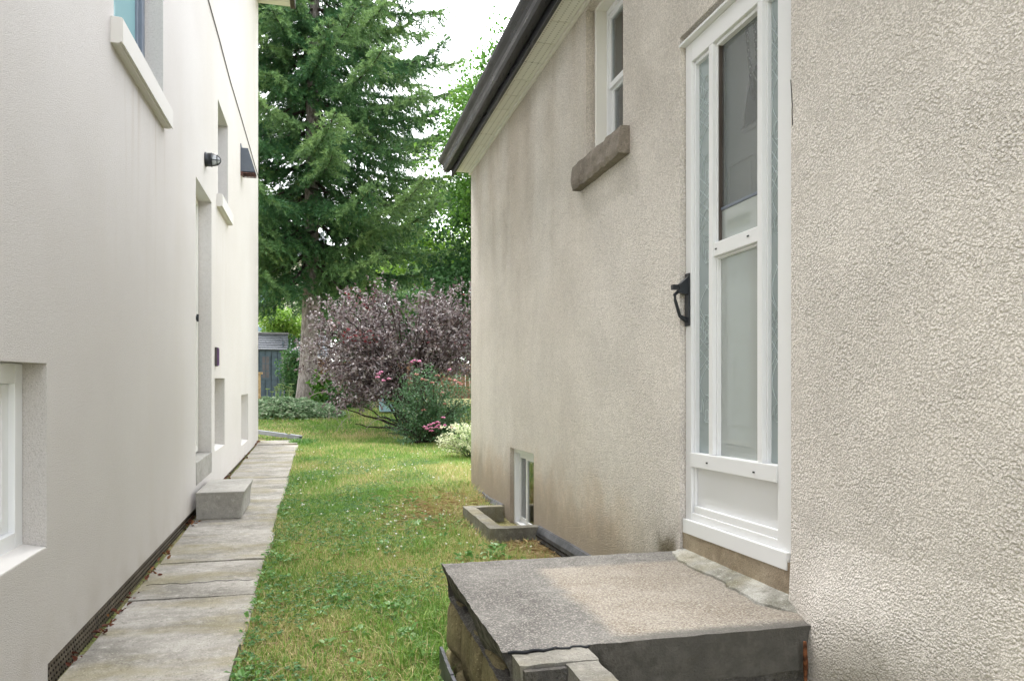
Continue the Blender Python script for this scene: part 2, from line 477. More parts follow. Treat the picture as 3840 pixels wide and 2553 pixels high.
def glass(name, tint, refl=1.0, rough=0.0, veil=None, veilf=0.0):
    g = G(name); nt = g.nt
    tr = g.n("ShaderNodeBsdfTransparent"); tr.inputs[0].default_value = (*tint, 1)
    gl = g.n("ShaderNodeBsdfGlossy"); gl.inputs["Roughness"].default_value = rough
    fr = g.n("ShaderNodeFresnel"); fr.inputs[0].default_value = 1.5
    mx = g.n("ShaderNodeMixShader")
    g.set(mx.inputs[0], g.math('MULTIPLY', fr.outputs[0], refl))
    nt.links.new(tr.outputs[0], mx.inputs[1]); nt.links.new(gl.outputs[0], mx.inputs[2])
    last = mx
    if veil:
        df = g.n("ShaderNodeBsdfDiffuse"); df.inputs[0].default_value = (*veil, 1)
        m2 = g.n("ShaderNodeMixShader")
        g.set(m2.inputs[0], veilf)
        nt.links.new(mx.outputs[0], m2.inputs[1]); nt.links.new(df.outputs[0], m2.inputs[2]); last = m2
    nt.links.new(last.outputs[0], g.out.inputs[0])
    return g.m
M['glass'] = glass('window_glass', (.86, .92, .91), 1.7)
M['doorglass'] = glass('door_glass', (.86, .93, .91), 3.2, 0.0, (.78, .84, .81), .34)  # pale diffuse veil over the pane stands in for reflected light
M['frost'] = glass('etched_side_glass', (.75, .86, .88), 1.2, .02, (.60, .68, .69), .55)
M['tealglass'] = glass('screened_teal_glass', (.8, .9, .9), 1.0, .05, (.30, .50, .53), .62)
M['screen'] = glass('insect_screen', (.92, .93, .93), .3, .2, (.25, .27, .265), .25)
M['lampglass'] = glass('lamp_glass', (.7, .74, .76), 2.5, .05, (.7, .72, .74), .45)
M['etch'] = plain('frosted_etching', (.62, .70, .71), .7, .3)
M['blind'] = plain('teal_grey_blind', (.42, .64, .66), .8, .2, 0, .04)
M['curtain'] = plain('pale_green_curtain', (.34, .42, .38), .9, .1, 0, .06)
M['browncurtain'] = plain('brown_curtain', (.15, .125, .105), .9, .1, 0, .1)
M['door_l'] = plain('pale_painted_door', (.68, .71, .72), .5, .3, 0, .03)
M['innerdoor'] = plain('white_inner_door', (.84, .86, .85), .55, .3, 0, .03)
M['fanglass'] = plain('dark_leaded_glass', (.05, .055, .055), .15, .6, 0, .1)
# dimpled membrane
g = G('dimpled_membrane', .55, .4)
f = g.noise(14, 5, .6)
g.color(g.mix(g.mr(f, .35, .7), (.10, .082, .062), (.22, .185, .14)))
M['membrane'] = g.m
M['dimple'] = plain('membrane_dimple', (.018, .015, .013), .6, .3)
M['membrane_r'] = plain('grey_membrane_strip', (.085, .088, .10), .5, .4, 0, .25, 14)
# roofs
g = G('grey_asphalt_shingle', .9, .2)
g.color(g.mix(g.mr(g.noise(30, 4, .7), .3, .7), (.075, .082, .095), (.15, .158, .178))); M['shingle'] = g.m
M['shedwood'] = plain('blue_grey_painted_wood', (.085, .122, .16), .7, .3, 0, .1, 8)
M['shedtrim'] = plain('grey_green_trim', (.24, .26, .23), .7, .3, 0, .1, 8)
M['shedpane'] = plain('dim_shed_pane', (.10, .095, .11), .3, .5)
M['roofcap'] = plain('pale_ridge_cap', (.26, .26, .28), .6, .3)
M['fence'] = plain('brown_fence_board', (.23, .135, .085), .85, .2, 0, .18, 6)
M['bin'] = plain('pale_blue_plastic', (.27, .42, .48), .45, .4, 0, .05)
M['farwall'] = plain('pale_cream_siding', (.66, .63, .55), .8, .2, 0, .04, 2)
M['farwhite'] = plain('pale_grey_siding', (.62, .64, .68), .7, .2, 0, .04, 2)
M['bluepane'] = plain('blue_grey_pane', (.18, .28, .38), .08, .8)
# bark
def bark(name, a, b, sc_=1.0):
    g = G(name, .95, .1)
    f = g.noise(16 * sc_, 6, .7, g.scaled((1, 1, .35))); v = g.voro(22 * sc_, vec=g.scaled((1, 1, .45)))
    c = g.mix(g.mr(f, .3, .68), a, b)
    c = g.mix(g.mr(v, .0, .25, .6, 0), c, tuple(q * .4 for q in a))
    g.color(c); g.bump(g.math('SUBTRACT', f, v), .03, .9); return g.m
M['bark'] = bark('spruce_bark', (.135, .115, .105), (.33, .30, .285))
M['stem'] = bark('dark_shrub_bark', (.035, .028, .025), (.09, .075, .065), 2)
M['deadstem'] = plain('dead_grey_twig', (.33, .28, .25), .9, .1)

def leafmat(name, stops, rough=.5, spec=.35, trans=.25, extra=None):
    g = G(name, rough, spec)
    c = g.ramp(g.attr('tint'), stops)
    if extra: c = g.mix(g.attr('extra'), c, extra)
    g.color(c)
    if trans:
        tl = g.n("ShaderNodeBsdfTranslucent"); g.set(tl.inputs[0], c)
        mx = g.n("ShaderNodeMixShader"); mx.inputs[0].default_value = trans
        g.nt.links.new(g.b.outputs[0], mx.inputs[1]); g.nt.links.new(tl.outputs[0], mx.inputs[2])
        g.nt.links.new(mx.outputs[0], g.out.inputs[0])
    return g.m
M['needle'] = leafmat('spruce_needles', [(0, (.028, .09, .038)), (.5, (.062, .165, .058)), (.8, (.115, .21, .06)), (1, (.20, .25, .08))], .5, .35, .2, (.25, .38, .13))
M['purpleleaf'] = leafmat('purple_leaves', [(0, (.05, .027, .03)), (.35, (.12, .08, .082)), (.62, (.25, .21, .212)), (.93, (.47, .44, .445)), (1, (.22, .03, .04))], .3, .6, .12)  # pale grey stops paint the sky's sheen into some leaves
M['bushleaf'] = leafmat('dark_bush_leaves', [(0, (.04, .10, .04)), (.6, (.085, .185, .08)), (.93, (.11, .19, .095)), (1, (.28, .25, .06))], .45, .4, .2)
M['varileaf'] = leafmat('variegated_leaves', [(0, (.08, .19, .05)), (.4, (.18, .32, .10)), (.62, (.48, .56, .30)), (1, (.74, .76, .56))], .5, .3, .25)
M['goutleaf'] = leafmat('goutweed_leaves', [(0, (.09, .18, .075)), (.5, (.19, .31, .15)), (1, (.50, .57, .40))], .5, .3, .25)
M['mapleleaf'] = leafmat('bright_maple_leaves', [(0, (.045, .125, .02)), (.5, (.10, .23, .035)), (1, (.22, .36, .07))], .5, .35, .4)
M['darkleaf'] = leafmat('dark_green_leaves', [(0, (.03, .085, .03)), (.6, (.065, .165, .05)), (1, (.12, .24, .08))], .5, .35, .3)
M['limeleaf'] = leafmat('lime_leaves', [(0, (.12, .25, .03)), (.5, (.22, .38, .06)), (1, (.38, .50, .14))], .5, .3, .4)
M['grass'] = leafmat('lawn_grass', [(0, (.085, .20, .032)), (.35, (.18, .33, .055)), (.58, (.30, .42, .09)), (.78, (.44, .40, .17)), (1, (.58, .46, .25))], .55, .3, .3)
M['clover'] = leafmat('clover_leaves', [(0, (.045, .135, .03)), (.6, (.085, .205, .06)), (1, (.17, .29, .13))], .5, .35, .25)
M['weed'] = leafmat('broad_weed_leaves', [(0, (.07, .18, .03)), (.6, (.13, .29, .07)), (1, (.24, .38, .15))], .45, .4, .3)
M['straw'] = leafmat('dry_straw', [(0, (.26, .17, .085)), (.5, (.46, .33, .18)), (1, (.66, .55, .36))], .8, .2, .1)
M['deadleaf'] = leafmat('dead_leaves', [(0, (.07, .025, .018)), (.5, (.17, .06, .04)), (1, (.32, .16, .07))], .7, .3, .1)
M['petal'] = leafmat('pink_petals', [(0, (.42, .10, .22)), (.5, (.62, .20, .38)), (1, (.72, .40, .54))], .6, .3, .2)
M['fadedpetal'] = leafmat('faded_petals', [(0, (.26, .11, .09)), (.5, (.45, .17, .16)), (1, (.55, .32, .28))], .7, .2, .1)
M['cloverflower'] = plain('white_clover_flower', (.78, .78, .70), .7, .2)
# soil under the lawn
g = G('lawn_soil', .95, .1); X, Y, Z = g.xyz()
f = g.noise(1.1, 5, .6); fi = g.noise(60, 4, .7)
c = g.mix(g.mr(f, .35, .68), (.20, .25, .07), (.36, .32, .16))
c = g.mix(g.mr(fi, .35, .65), tuple((.11, .095, .055)), c)
g.color(c); g.bump(fi, .02, .6); M['soil'] = g.m
# ================================================================ SETTING
xs = np.unique(np.concatenate([np.linspace(-3, 3, 49), np.linspace(-14, 14, 29), np.array([-400, -150, -60, -30, 30, 60, 150, 400])]))
ys_ = np.unique(np.concatenate([np.linspace(-6, 26, 129), np.array([-400, -120, -40, -15, 30, 40, 60, 120, 250, 500])]))
GX, GY = np.meshgrid(xs, ys_)
GZ = zg(GX, GY) - .004
V = np.stack([GX.ravel(), GY.ravel(), GZ.ravel()], 1)
nx, ny = len(xs), len(ys_)
i, j = np.meshgrid(np.arange(nx - 1), np.arange(ny - 1))
a = (j * nx + i).ravel()
lawn = np_obj('lawn', V, [np.stack([a, a + 1, a + nx + 1, a + nx], 1)], M['soil'], smooth=True)
tag(lawn, kind='structure')

path = bpy.data.objects.new('path', None); put(path, None, (-.65, 6, -1.15)); tag(path, kind='structure')
sl_y = [1.2, 2.03, 2.85, 3.66, 4.47, 5.3, 6.1, 6.9, 7.62, 8.4, 9.2, 10.0, 10.8, 11.6, 12.4, 13.2, 14.0]
for q, (y0, y1) in enumerate(zip(sl_y, sl_y[1:])):
    r_ = random.Random(q)
    dz = r_.uniform(-.006, .008); tl = r_.uniform(-.01, .01)
    x0 = -.978 + r_.uniform(-.012, .012); x1 = -.33 + r_.uniform(-.015, .015)
    sk = r_.uniform(-.012, .012)
    g0 = float(zg(-.65, y0)); g1 = float(zg(-.65, y1))
    def wp(p, m, y0=y0, y1=y1, g0=g0, g1=g1, dz=dz, tl=tl, sk=sk):
        t = (p.y - y0) / (y1 - y0)
        return Vector((m.x, m.y + sk * (p.x + .65) / .3, m.z + g0 + (g1 - g0) * t + dz + tl * (t - .5)))
    ob = rough_box((x0, y0 + .004, -.05), (x1, y1 - .004, .022), .045, .0028, q + 1, 9, wp).build('paving_slab', M['slab'], path)
# thin hairline crack across the fourth slab
mb = MB()
pts = [(-.95 + .031 * k_, 4.78 + .012 * math.sin(k_ * 1.7) + .012 * math.sin(k_ * .6), float(zg(-.65, 4.78)) + .022) for k_ in range(20)]
mb.tube(pts, .0012, 4)
mb.build('crack', M['dark'], path)

# ================================================================ LEFT HOUSE
LH = thing('house', 'pale smooth-stuccoed two-storey house standing along the left edge of the slab path', 'house', (-4, 6, -1.1))
ZB = -1.09
yU0, yU1, zU = 4.27, 5.55, 1.80          # upper window
yS0, yS1, zS = 8.45, 9.36, 1.88          # small window
yD0, yD1 = 6.97, 7.96                     # side door
opL = [(yU0, yU1, zU, 3.15, .115), (yS0, yS1, zS, 2.87, .115), (yD0, yD1, -.86, 1.70, .13),
       (1.9, 3.28, -.645, .055, .085), (8.19, 9.04, -.735, .0, .12), (10.93, 12.0, -.91, -.225, .12)]
mb = MB(KL)
wall_faces(mb, XL, 1, (-1.5, 13.96), (ZB, 6.45), opL, XL - .3)
mb.add([(XL, -1.5, -1.45), (XL, 3.29, -1.45), (XL, 3.29, ZB), (XL, -1.5, ZB)], [(0, 1, 2, 3)])
mb.add([(XL, 3.29, -1.45), (XL - .05, 3.29, -1.45), (XL - .05, 3.29, ZB), (XL, 3.29, ZB)], [(0, 1, 2, 3)])
mb.add([(XL, 13.96, ZB), (-9, 13.96, ZB), (-9, 13.96, 6.45), (XL, 13.96, 6.45)], [(0, 1, 2, 3)])
mb.add([(XL, -1.5, ZB), (-9, -1.5, ZB), (-9, -1.5, 6.45), (XL, -1.5, 6.45)], [(3, 2, 1, 0)])
mb.add([(-9, -1.5, ZB), (-9, 13.96, ZB), (-9, 13.96, 6.45), (-9, -1.5, 6.45)], [(0, 3, 2, 1)])
wallL = mb.build('stucco_wall', M['stucco_l'], LH)
MB(KL).box(-9.6, -.44, -2.1, 14.0, 6.58, 6.64).add([(-9.6, -2.1, 6.64), (-.44, -2.1, 6.64), (-.44, 14.0, 6.64), (-9.6, 14.0, 6.64), (-5, 2, 8.6), (-5, 10, 8.6)],
      [(0, 1, 4), (1, 2, 5, 4), (2, 3, 5), (3, 0, 4, 5)]).build('roof', M['shingle'], LH)
yy = -1.5; k_ = 0
while yy < 13.9:
    MB(KL).box(XL + .002, -.47, yy + .006, min(yy + .30, 13.98) - .006, 6.455, 6.475 + .004).build('soffit_panel', M['soffit_plain'], LH)
    yy += .30 if yy > 8 else 1.5
MB(KL).box(XL + .002, -.47, -1.5, 13.97, 6.482, 6.57).build('eave_board', M['white_old'], LH)
MB(KL).box(-.468, -.385, -1.55, 14.02, 6.44, 6.62).build('fascia', M['brownmetal'], LH, .006)

def pane_obj(name, box, mat, parent, k):
    return MB(k).box(*box).build(name, mat, parent)

def frame_rect(mb, xa, xb, y0, y1, z0, z1, wy, wz=None):
    """rectangular frame of four butted bars; xa..xb is its depth"""
    wz = wz or wy
    mb.box(xa, xb, y0, y0 + wy, z0, z1); mb.box(xa, xb, y1 - wy, y1, z0, z1)
    mb.box(xa, xb, y0 + wy, y1 - wy, z0, z0 + wz); mb.box(xa, xb, y0 + wy, y1 - wy, z1 - wz, z1)

def window_l(y0, y1, z0, z1, dep, mat, wf, sash, blindmat, mid=None, gm=None):
    x = XL - dep
    mb = MB(KL); frame_rect(mb, x - .06, x + .004, y0 + .002, y1 - .002, z0 + .002, z1 - .002, wf)
    fr = mb.build('window', mat, LH, .004)
    if sash:
        a0, a1, b0, b1 = y0 + wf, y1 - wf, z0 + wf, z1 - wf
        spans = [(a0, a1)] if mid is None else [(a0, mid), (mid, a1)]
        for s0, s1 in spans:
            mb = MB(KL); frame_rect(mb, x - .05, x - .018, s0 + .003, s1 - .003, b0 + .003, b1 - .003, sash)
            mb.build('sash', mat, fr, .004)
            pane_obj('pane', (x - .038, x - .032, s0 + sash, s1 - sash, b0 + sash, b1 - sash), gm or M['glass'], fr, KL)
    else:
        pane_obj('pane', (x - .038, x - .032, y0 + wf, y1 - wf, z0 + wf, z1 - wf), M['glass'], fr, KL)
    mb = MB(KL)
    n = 26; pts = [(x - .10 + .012 * math.sin(t * 1.9), y0 + .01 + (y1 - y0 - .02) * t / n) for t in range(n + 1)]
    for p0, p1 in zip(pts, pts[1:]):
        mb.add([(p0[0], p0[1], z0), (p1[0], p1[1], z0), (p1[0], p1[1], z1), (p0[0], p0[1], z1)], [(0, 1, 2, 3)])
    mb.build('blind', blindmat, fr)
    return fr
window_l(yU0, yU1, zU, 3.15, .115, M['greyframe'], .075, .035, M['blind'], None, M['tealglass'])
window_l(yS0, yS1, zS, 2.87, .115, M['greyframe'], .06, .03, M['blind'])
window_l(1.9, 3.28, -.645, .055, .085, M['white'], .075, .06, M['curtain'], 2.52)
window_l(8.19, 9.04, -.735, .0, .12, M['white'], .06, .045, M['curtain'])
window_l(10.93, 12.0, -.91, -.225, .12, M['white'], .06, .045, M['curtain'])
# projecting painted sills, one under each upper opening, with a drip groove
for (y0, y1, z) in ((4.21, 5.58, zU), (8.35, 9.38, zS)):
    prof = [(XL - .11, z - .134), (XL + .04, z - .134), (XL + .044, z - .126), (XL + .049, z - .126), (XL + .053, z - .134), (XL + .058, z - .134), (XL + .058, z - .012), (XL + .05, z - .004), (XL - .11, z + .006)]
    mb = MB(KL); mb.prism([(p[0], p[1]) for p in prof], 'y', y0, y1)
    mb.v = [(v[0], v[1], v[2]) for v in mb.v]
    mb.build('window_sill', M['pale_sill'], LH, .003)
for (y0, y1, z, dep) in ((1.9, 3.28, -.645, .085), (8.19, 9.04, -.735, .12), (10.93, 12.0, -.91, .12)):
    mb = MB(KL); mb.hexa([(XL - dep, y0 + .003, z - .01), (XL - .002, y0 + .003, z - .01), (XL - .002, y1 - .003, z - .01), (XL - dep, y1 - .003, z - .01),
                          (XL - dep, y0 + .003, z + .02), (XL - .002, y0 + .003, z + .004), (XL - .002, y1 - .003, z + .004), (XL - dep, y1 - .003, z + .02)])
    mb.build('window_sill', M['pale_sill'], LH)
# side door, its frame, lock and concrete threshold
xd = XL - .13
mb = MB(KL); frame_rect(mb, xd - .06, xd + .01, yD0 + .002, yD1 - .002, -.70, 1.698, .05)
mb.build('door_frame', M['white_old'], LH, .004)
mb = MB(KL); mb.box(xd - .05, xd - .012, yD0 + .053, yD1 - .053, -.648, 1.646)
for (a, b, c_, d) in ((7.1, 7.42, -.5, .2), (7.5, 7.83, -.5, .2), (7.1, 7.42, .4, 1.5), (7.5, 7.83, .4, 1.5)):
    mb.box(xd - .012, xd - .004, a, b, c_, d)
dl = mb.build('door', M['door_l'], LH, .004)
lockp = on_x(XL - .10, 738, 1188)
mb = MB(); mb.lathe([(.03, -.03), (.03, 0), (.022, .012), (.02, .03)], (XL - .14, 7.85, lockp[2]), (1, 0, 0), 14); mb.box(XL - .12, XL - .10, 7.845, 7.855, lockp[2] - .035, lockp[2] + .035)
mb.build('handle', M['black'], dl)
rough_box((XL - .13, yD0 + .004, -.905), (XL + .004, yD1 - .004, -.715), .04, .004, 31, 8, k=KL).build('threshold', M['block'], LH)
# foundation membrane with its dimples
mb = MB(); n = 60
ytop = [3.0 - 10 + 24 * 0 for _ in range(1)]
ya = np.linspace(-1.5, 13.94, 110)
for y0, y1 in zip(ya, ya[1:]):
    def top(y): return ZB + KL * y + .006 - (.012 * float(vnoise(y * 2.3, 0, 9)))
    X_ = XL - .022
    mb.add([(X_, y0, -1.45), (X_, y1, -1.45), (X_, y1, top(y1)), (X_, y0, top(y0))], [(0, 1, 2, 3)])
    mb.add([(X_, y0, top(y0)), (X_, y1, top(y1)), (X_ - .03, y1, top(y1) - .01), (X_ - .03, y0, top(y0) - .01)], [(0, 1, 2, 3)])
mem = mb.build('foundation_membrane', M['membrane'], LH)
mb = MB()
yq = 2.0; row = 0
while yq < 8.0:
    for zz in range(6):
        zc = ZB + KL * yq - .02 - zz * .025
        off = .011 if zz % 2 else 0
        mb.lathe([(.0066, 0), (.005, .003), (.002, .004)], (XL - .0225, yq + off, zc), (1, 0, 0), 6)
    yq += .031
dm = mb.build('dimple', M['dimple'], mem); dm['kind'] = 'stuff'
# cable sagging across the wall
cp = [(770, -40), (781, 0), (823, 150), (864, 306), (906, 446), (937.5, 555), (958, 628), (969, 662)]
pts = [on_x(XL + .008, *p) for p in cp]; pts.append((XL - .02, 13.99, pts[-1][2] - .03))
tag(MB().tube(pts, .006, 6).build('cable', M['cable']), 'thin dark cable running down across the pale upper wall to its far corner', 'cable')

# wall lamp over the side door
lz = 2.07; ly = 7.52
LP = thing('wall_lamp', 'black bulkhead lamp with caged glass dome above the side door of the left house', 'lamp', (XL, ly, lz))
MB().lathe([(.066, .001), (.066, .012), (.061, .016), (.061, .05), (.064, .052), (.064, .06), (.055, .064)], (XL, ly, lz), (1, 0, 0), 18).build('lamp_base', M['black'], LP)
MB().lathe([(.052, .058), (.051, .08), (.044, .105), (.03, .121), (.012, .128)], (XL, ly, lz), (1, 0, 0), 18).build('glass_dome', M['lampglass'], LP)
MB().lathe([(.02, .05), (.022, .07), (.015, .09)], (XL, ly, lz), (1, 0, 0), 10).build('bulb', M['white'], LP)
for q in range(3):
    a = math.pi * q / 3 + .2
    pts = [(XL + .06 + .076 * math.sin(t), ly + .059 * math.cos(t) * math.cos(a), lz + .059 * math.cos(t) * math.sin(a)) for t in np.linspace(0, math.pi, 13)]
    MB().tube(pts, .0035, 5).build('cage_bar', M['black'], LP)
MB().tube([(XL + .108, ly + .047 * math.cos(t), lz + .047 * math.sin(t)) for t in np.linspace(0, 2 * math.pi, 18, endpoint=False)], .0035, 5, True).build('cage_ring', M['black'], LP)

# vent hood
vy0, vy1, vzt, vzb = 10.83, 11.08, 3.17, 2.86
VH = thing('vent_hood', 'slate blue sloping vent hood with grille underneath, near the far corner of the left house', 'vent hood', (XL, 10.95, vzb))
mb = MB(); P8 = [(XL + .001, vy0, vzb), (XL + .19, vy0, vzb), (XL + .19, vy1, vzb), (XL + .001, vy1, vzb), (XL + .001, vy0, vzt), (XL + .095, vy0, vzt), (XL + .095, vy1, vzt), (XL + .001, vy1, vzt)]
mb.hexa(P8); mb.f.pop(0); mb.sm.pop(0)
mb.box(XL + .001, XL + .01, vy0 - .02, vy1 + .02, vzt + .002, vzt + .05)
mb.build('hood', M['hood'], VH)
for q in range(4):
    MB().box(XL + .003 + .046 * q + .016, XL + .003 + .046 * q + .024, vy0 + .006, vy1 - .006, vzb - .012, vzb - .002).build('grille_bar', M['grille'], VH)
for q in range(5):
    MB().box(XL + .004, XL + .186, vy0 + .004 + q * .058, vy0 + .012 + q * .058, vzb - .022, vzb - .0125).build('grille_bar', M['grille'], VH)
MB().box(XL + .001, XL + .03, vy0 - .004, vy0 + .01, vzb - .06, vzb - .003).build('bracket', M['grille'], VH)

# small purple box
b0 = on_x(XL, 805, 1300); PB = thing('wall_box', 'small dark purple box fixed to the pale wall beyond the side door', 'wall box', (XL, 8.23, .2))
MB().box(XL + .001, XL + .022, 8.19, 8.275, .205, .395).build('back_plate', M['cable'], PB, .003)
mb = MB(); frame_rect(mb, XL + .0225, XL + .036, 8.195, 8.27, .21, .39, .014); mb.build('cover', M['purple'], PB, .002)
for q in range(3): MB().box(XL + .0225, XL + .028, 8.212, 8.253, .23 + q * .05, .268 + q * .05).build('panel', M['purple'], PB)

# concrete step below the side door
def stepwarp(p, m):
    if p.z > -.9: return Vector((m.x + (.022 if p.x > -.65 else 0), m.y - (.012 if p.y < 6.75 else 0), m.z))
    return m
gz = float(zg(-.8, 7.1)) + .02
def sw(p, m):
    t = (p.z - gz) / .225
    return Vector((m.x + (.03 * t ** 3 if p.x > -.62 else 0), m.y - (.025 * t ** 3 if p.y < 6.72 else 0), m.z))
tag(rough_box((-.965, 6.72, gz), (-.615, 7.62, gz + .225), .03, .0025, 5, 7, sw).build('step_block', M['block'], None, .010),
    'loose pale concrete step block on the slabs below the side door', 'step')

# downspout lying on the ground past the corner
A = Vector(at_t(13.85, 940, 1618)); B_ = Vector(at_t(13.55, 1128, 1640))
A.z = max(A.z, float(zg(A.x, A.y)) + .12)
mb = MB(); dx = (B_ - A).normalized(); sd_ = dx.cross(Vector((0, 0, 1))).normalized(); up_ = sd_.cross(dx)
secs = []
for t, wv, hv, tw in ((0, .045, .034, 0), (.5, .045, .034, 0), (.68, .046, .034, 0), (.73, .05, .020, .1), (.78, .046, .034, -.05), (.97, .045, .033, 0), (1.0, .044, .03, .05)):
    c_ = A.lerp(B_, t)
    s2 = (sd_ + up_ * tw).normalized(); u2 = (up_ - sd_ * tw).normalized()
    for (s, u) in ((-1, -1), (-.7, -.85), (.7, -.85), (1, -1), (1, 1), (.7, .85), (-.7, .85), (-1, 1)):
        secs.append(c_ + s2 * wv * s + u2 * hv * u)
n = 7
fs = [(i_ * 8 + j_, i_ * 8 + (j_ + 1) % 8, (i_ + 1) * 8 + (j_ + 1) % 8, (i_ + 1) * 8 + j_) for i_ in range(n - 1) for j_ in range(8)]
mb.add(secs, fs)
tag(mb.build('downspout', M['down']), 'dented grey downspout lying across the grass at the end of the slab path', 'downspout')

# ================================================================ RIGHT HOUSE
RH = thing('house', 'beige roughcast-stuccoed bungalow with dark gutter along the right side', 'house', (5, 3, -1.1))
YC = 7.94
yW0, yW1, zW0, zW1 = 3.79, 4.37, 1.385, 2.29
yB0, yB1 = 5.52, 6.25
zBt, zBb = on_x(XR, 1913, 1677)[2] - KR * 6.25, on_x(XR, 1913, 1968)[2] - KR * 6.25
yDa, yDb = 2.305, yx(XR, 2549)
zDt = on_x(1.58, 2562, 189)[2] + .04 - KR * 3.1
zDb = -.70
opR = [(yW0, yW1, zW0, zW1, .14), (yB0, yB1, zBb, zBt, .10), (yDa, yDb, zDb, zDt, .24)]
mb = MB(KR)
wall_faces(mb, XR, -1, (-1.5, YC), (-.985, 2.5), opR, XR + .3)
mb.add([(XR, YC, -1.0), (9, YC, -1.0), (9, YC, 2.5), (XR, YC, 2.5)], [(3, 2, 1, 0)])
mb.add([(XR, -1.5, -1.0), (9, -1.5, -1.0), (9, -1.5, 2.5), (XR, -1.5, 2.5)], [(0, 1, 2, 3)])
mb.add([(9, -1.5, -1.0), (9, YC, -1.0), (9, YC, 2.5), (9, -1.5, 2.5)], [(0, 1, 2, 3)])
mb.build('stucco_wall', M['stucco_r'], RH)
# foundation below the stucco near and beside the landing (flares outwards)
mb = MB(); ya = list(np.linspace(-1.5, 1.9, 18)) + list(np.linspace(1.94, 2.30, 16)); zz = np.linspace(-.46, -1.3, 26); gridv = []
for y in ya:
    for z in zz:
        k_ = (.12 + .88 * math.exp(-(max(0, 2.06 - y) / .26) ** 2)) * (1 - .8 * float(smooth(2.08, 2.30, y)))
        o_ = .104 * (float(smooth(-.48, -.82, z)) * .75 + .25 * float(smooth(-.7, -1.2, z))) * k_ + .008 * (float(fbm(y * 5, z * 5, 3)) - .5) * float(smooth(-.58, -.7, z))
        gridv.append((XR - .002 - o_ + (.004 if z > -.47 else 0), y, z))
nz_ = len(zz)
mb.add(gridv, [(i * nz_ + j, i * nz_ + j + 1, (i + 1) * nz_ + j + 1, (i + 1) * nz_ + j) for i in range(len(ya) - 1) for j in range(nz_ - 1)], True)
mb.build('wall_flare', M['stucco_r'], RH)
# eaves
xf = 1.37; zs_ = 2.33
yy = -1.49
while yy < YC:
    y1 = min(yy + .305, YC + .05)
    MB(KR).box(xf + .002, XR - .022, yy + .004, y1 - .004, zs_, zs_ + .012).build('soffit_panel', M['soffit'], RH)
    yy += .305
MB(KR).box(xf + .002, XR - .004, -1.5, YC + .05, zs_ + .014, zs_ + .03).build('soffit_backing', M['white_old'], RH)
MB(KR).box(XR - .02, XR - .002, -1.5, YC + .03, zs_ - .022, zs_ + .012).build('soffit_trim', M['white_old'], RH)
MB(KR).box(xf - .022, xf, -1.5, YC + .055, zs_ - .045, zs_ + .16).build('fascia', M['gutter'], RH, .003)
gp = [(xf - .024, zs_ + .13), (xf - .024, zs_ + .022), (xf - .03, zs_ + .012), (xf - .085, zs_ + .012), (xf - .098, zs_ + .03), (xf - .102, zs_ + .065), (xf - .115, zs_ + .085), (xf - .14, zs_ + .105), (xf - .15, zs_ + .118), (xf - .15, zs_ + .136), (xf - .138, zs_ + .136), (xf - .138, zs_ + .124), (xf - .10, zs_ + .10), (xf - .09, zs_ + .03), (xf - .035, zs_ + .024), (xf - .03, zs_ + .13)]
mb = MB(KR)
n = len(gp); ya_, yb_ = -1.5, YC + .10
mb.add([(p[0], ya_, p[1]) for p in gp] + [(p[0], yb_, p[1]) for p in gp], [(q, (q + 1) % n, n + (q + 1) % n, n + q) for q in range(n)])
cap = [(p[0], yb_ + .001, p[1]) for p in gp[:10]] + [(gp[15][0], yb_ + .001, gp[15][1])]
mb.add(cap, [tuple(range(len(cap)))])
gu = mb.build('gutter', M['gutter'], RH)
for y_ in np.arange(-1.2, YC, 1.83):
    MB(KR).box(xf - .1535, xf - .1505, y_, y_ + .03, zs_ + .116, zs_ + .138).build('gutter_strap', M['gutter'], gu)
mb = MB(KR); sl = .42
ro = [(xf - .12, zs_ + .145), (xf - .12, zs_ + .16), (5.3, zs_ + .16 + (5.3 - xf + .12) * sl), (9.4, zs_ + .16), (9.4, zs_ + .145), (5.3, zs_ + .145 + (5.3 - xf + .12) * sl)]
mb.prism(ro, 'y', -1.7, YC + .14); mb.build('roof', M['shingle'], RH)
mb = MB(KR); mb.add([(XR, YC - .001, 2.5), (9, YC - .001, 2.5), (5.3, YC - .001, 4.05)], [(2, 1, 0)]); mb.build('gable', M['stucco_r'], RH)

# upper window of the right house
xw = XR + .127
mb = MB(KR); frame_rect(mb, XR + .045, xw + .06, yW0 + .003, yW1 - .028, zW0, zW1 + .012, .03); mb.build('window_casing', M['white_old'], RH, .004)
mb = MB(KR); frame_rect(mb, xw - .02, xw + .05, yW0 + .034, yW1 - .06, zW0 + .032, zW1 - .02, .022, .03)
fr = mb.build('window', M['white'], RH, .003)
zm = on_x(xw, 2330, 290)[2] - KR * 3.9
za, zb_ = zW0 + .06, zW1 - .05; y0, y1 = yW0 + .056, yW1 - .082
for (c0, c1, xo, bm_) in ((zm - .01, zb_, .0, M['blind']), (za, zm + .012, .018, M['browncurtain'])):
    mb = MB(KR); frame_rect(mb, xw - .012 + xo, xw + .008 + xo, y0, y1, c0, c1, .024, .034); mb.build('sash', M['white'], fr, .003)
    pane_obj('pane', (xw + xo, xw + .004 + xo, y0 + .024, y1 - .024, c0 + .034, c1 - .034), M['glass'], fr, KR)
    mb = MB(KR); n = 14
    pts = [(xw + .075 + (.012 * math.sin(t * 2.1) if bm_ is M['browncurtain'] else 0), y0 + (y1 - y0) * t / n) for t in range(n + 1)]
    for p0, p1 in zip(pts, pts[1:]): mb.add([(p0[0], p0[1], c0), (p1[0], p1[1], c0), (p1[0], p1[1], c1), (p0[0], p0[1], c1)], [(3, 2, 1, 0)])
    mb.build('curtain', bm_, fr)
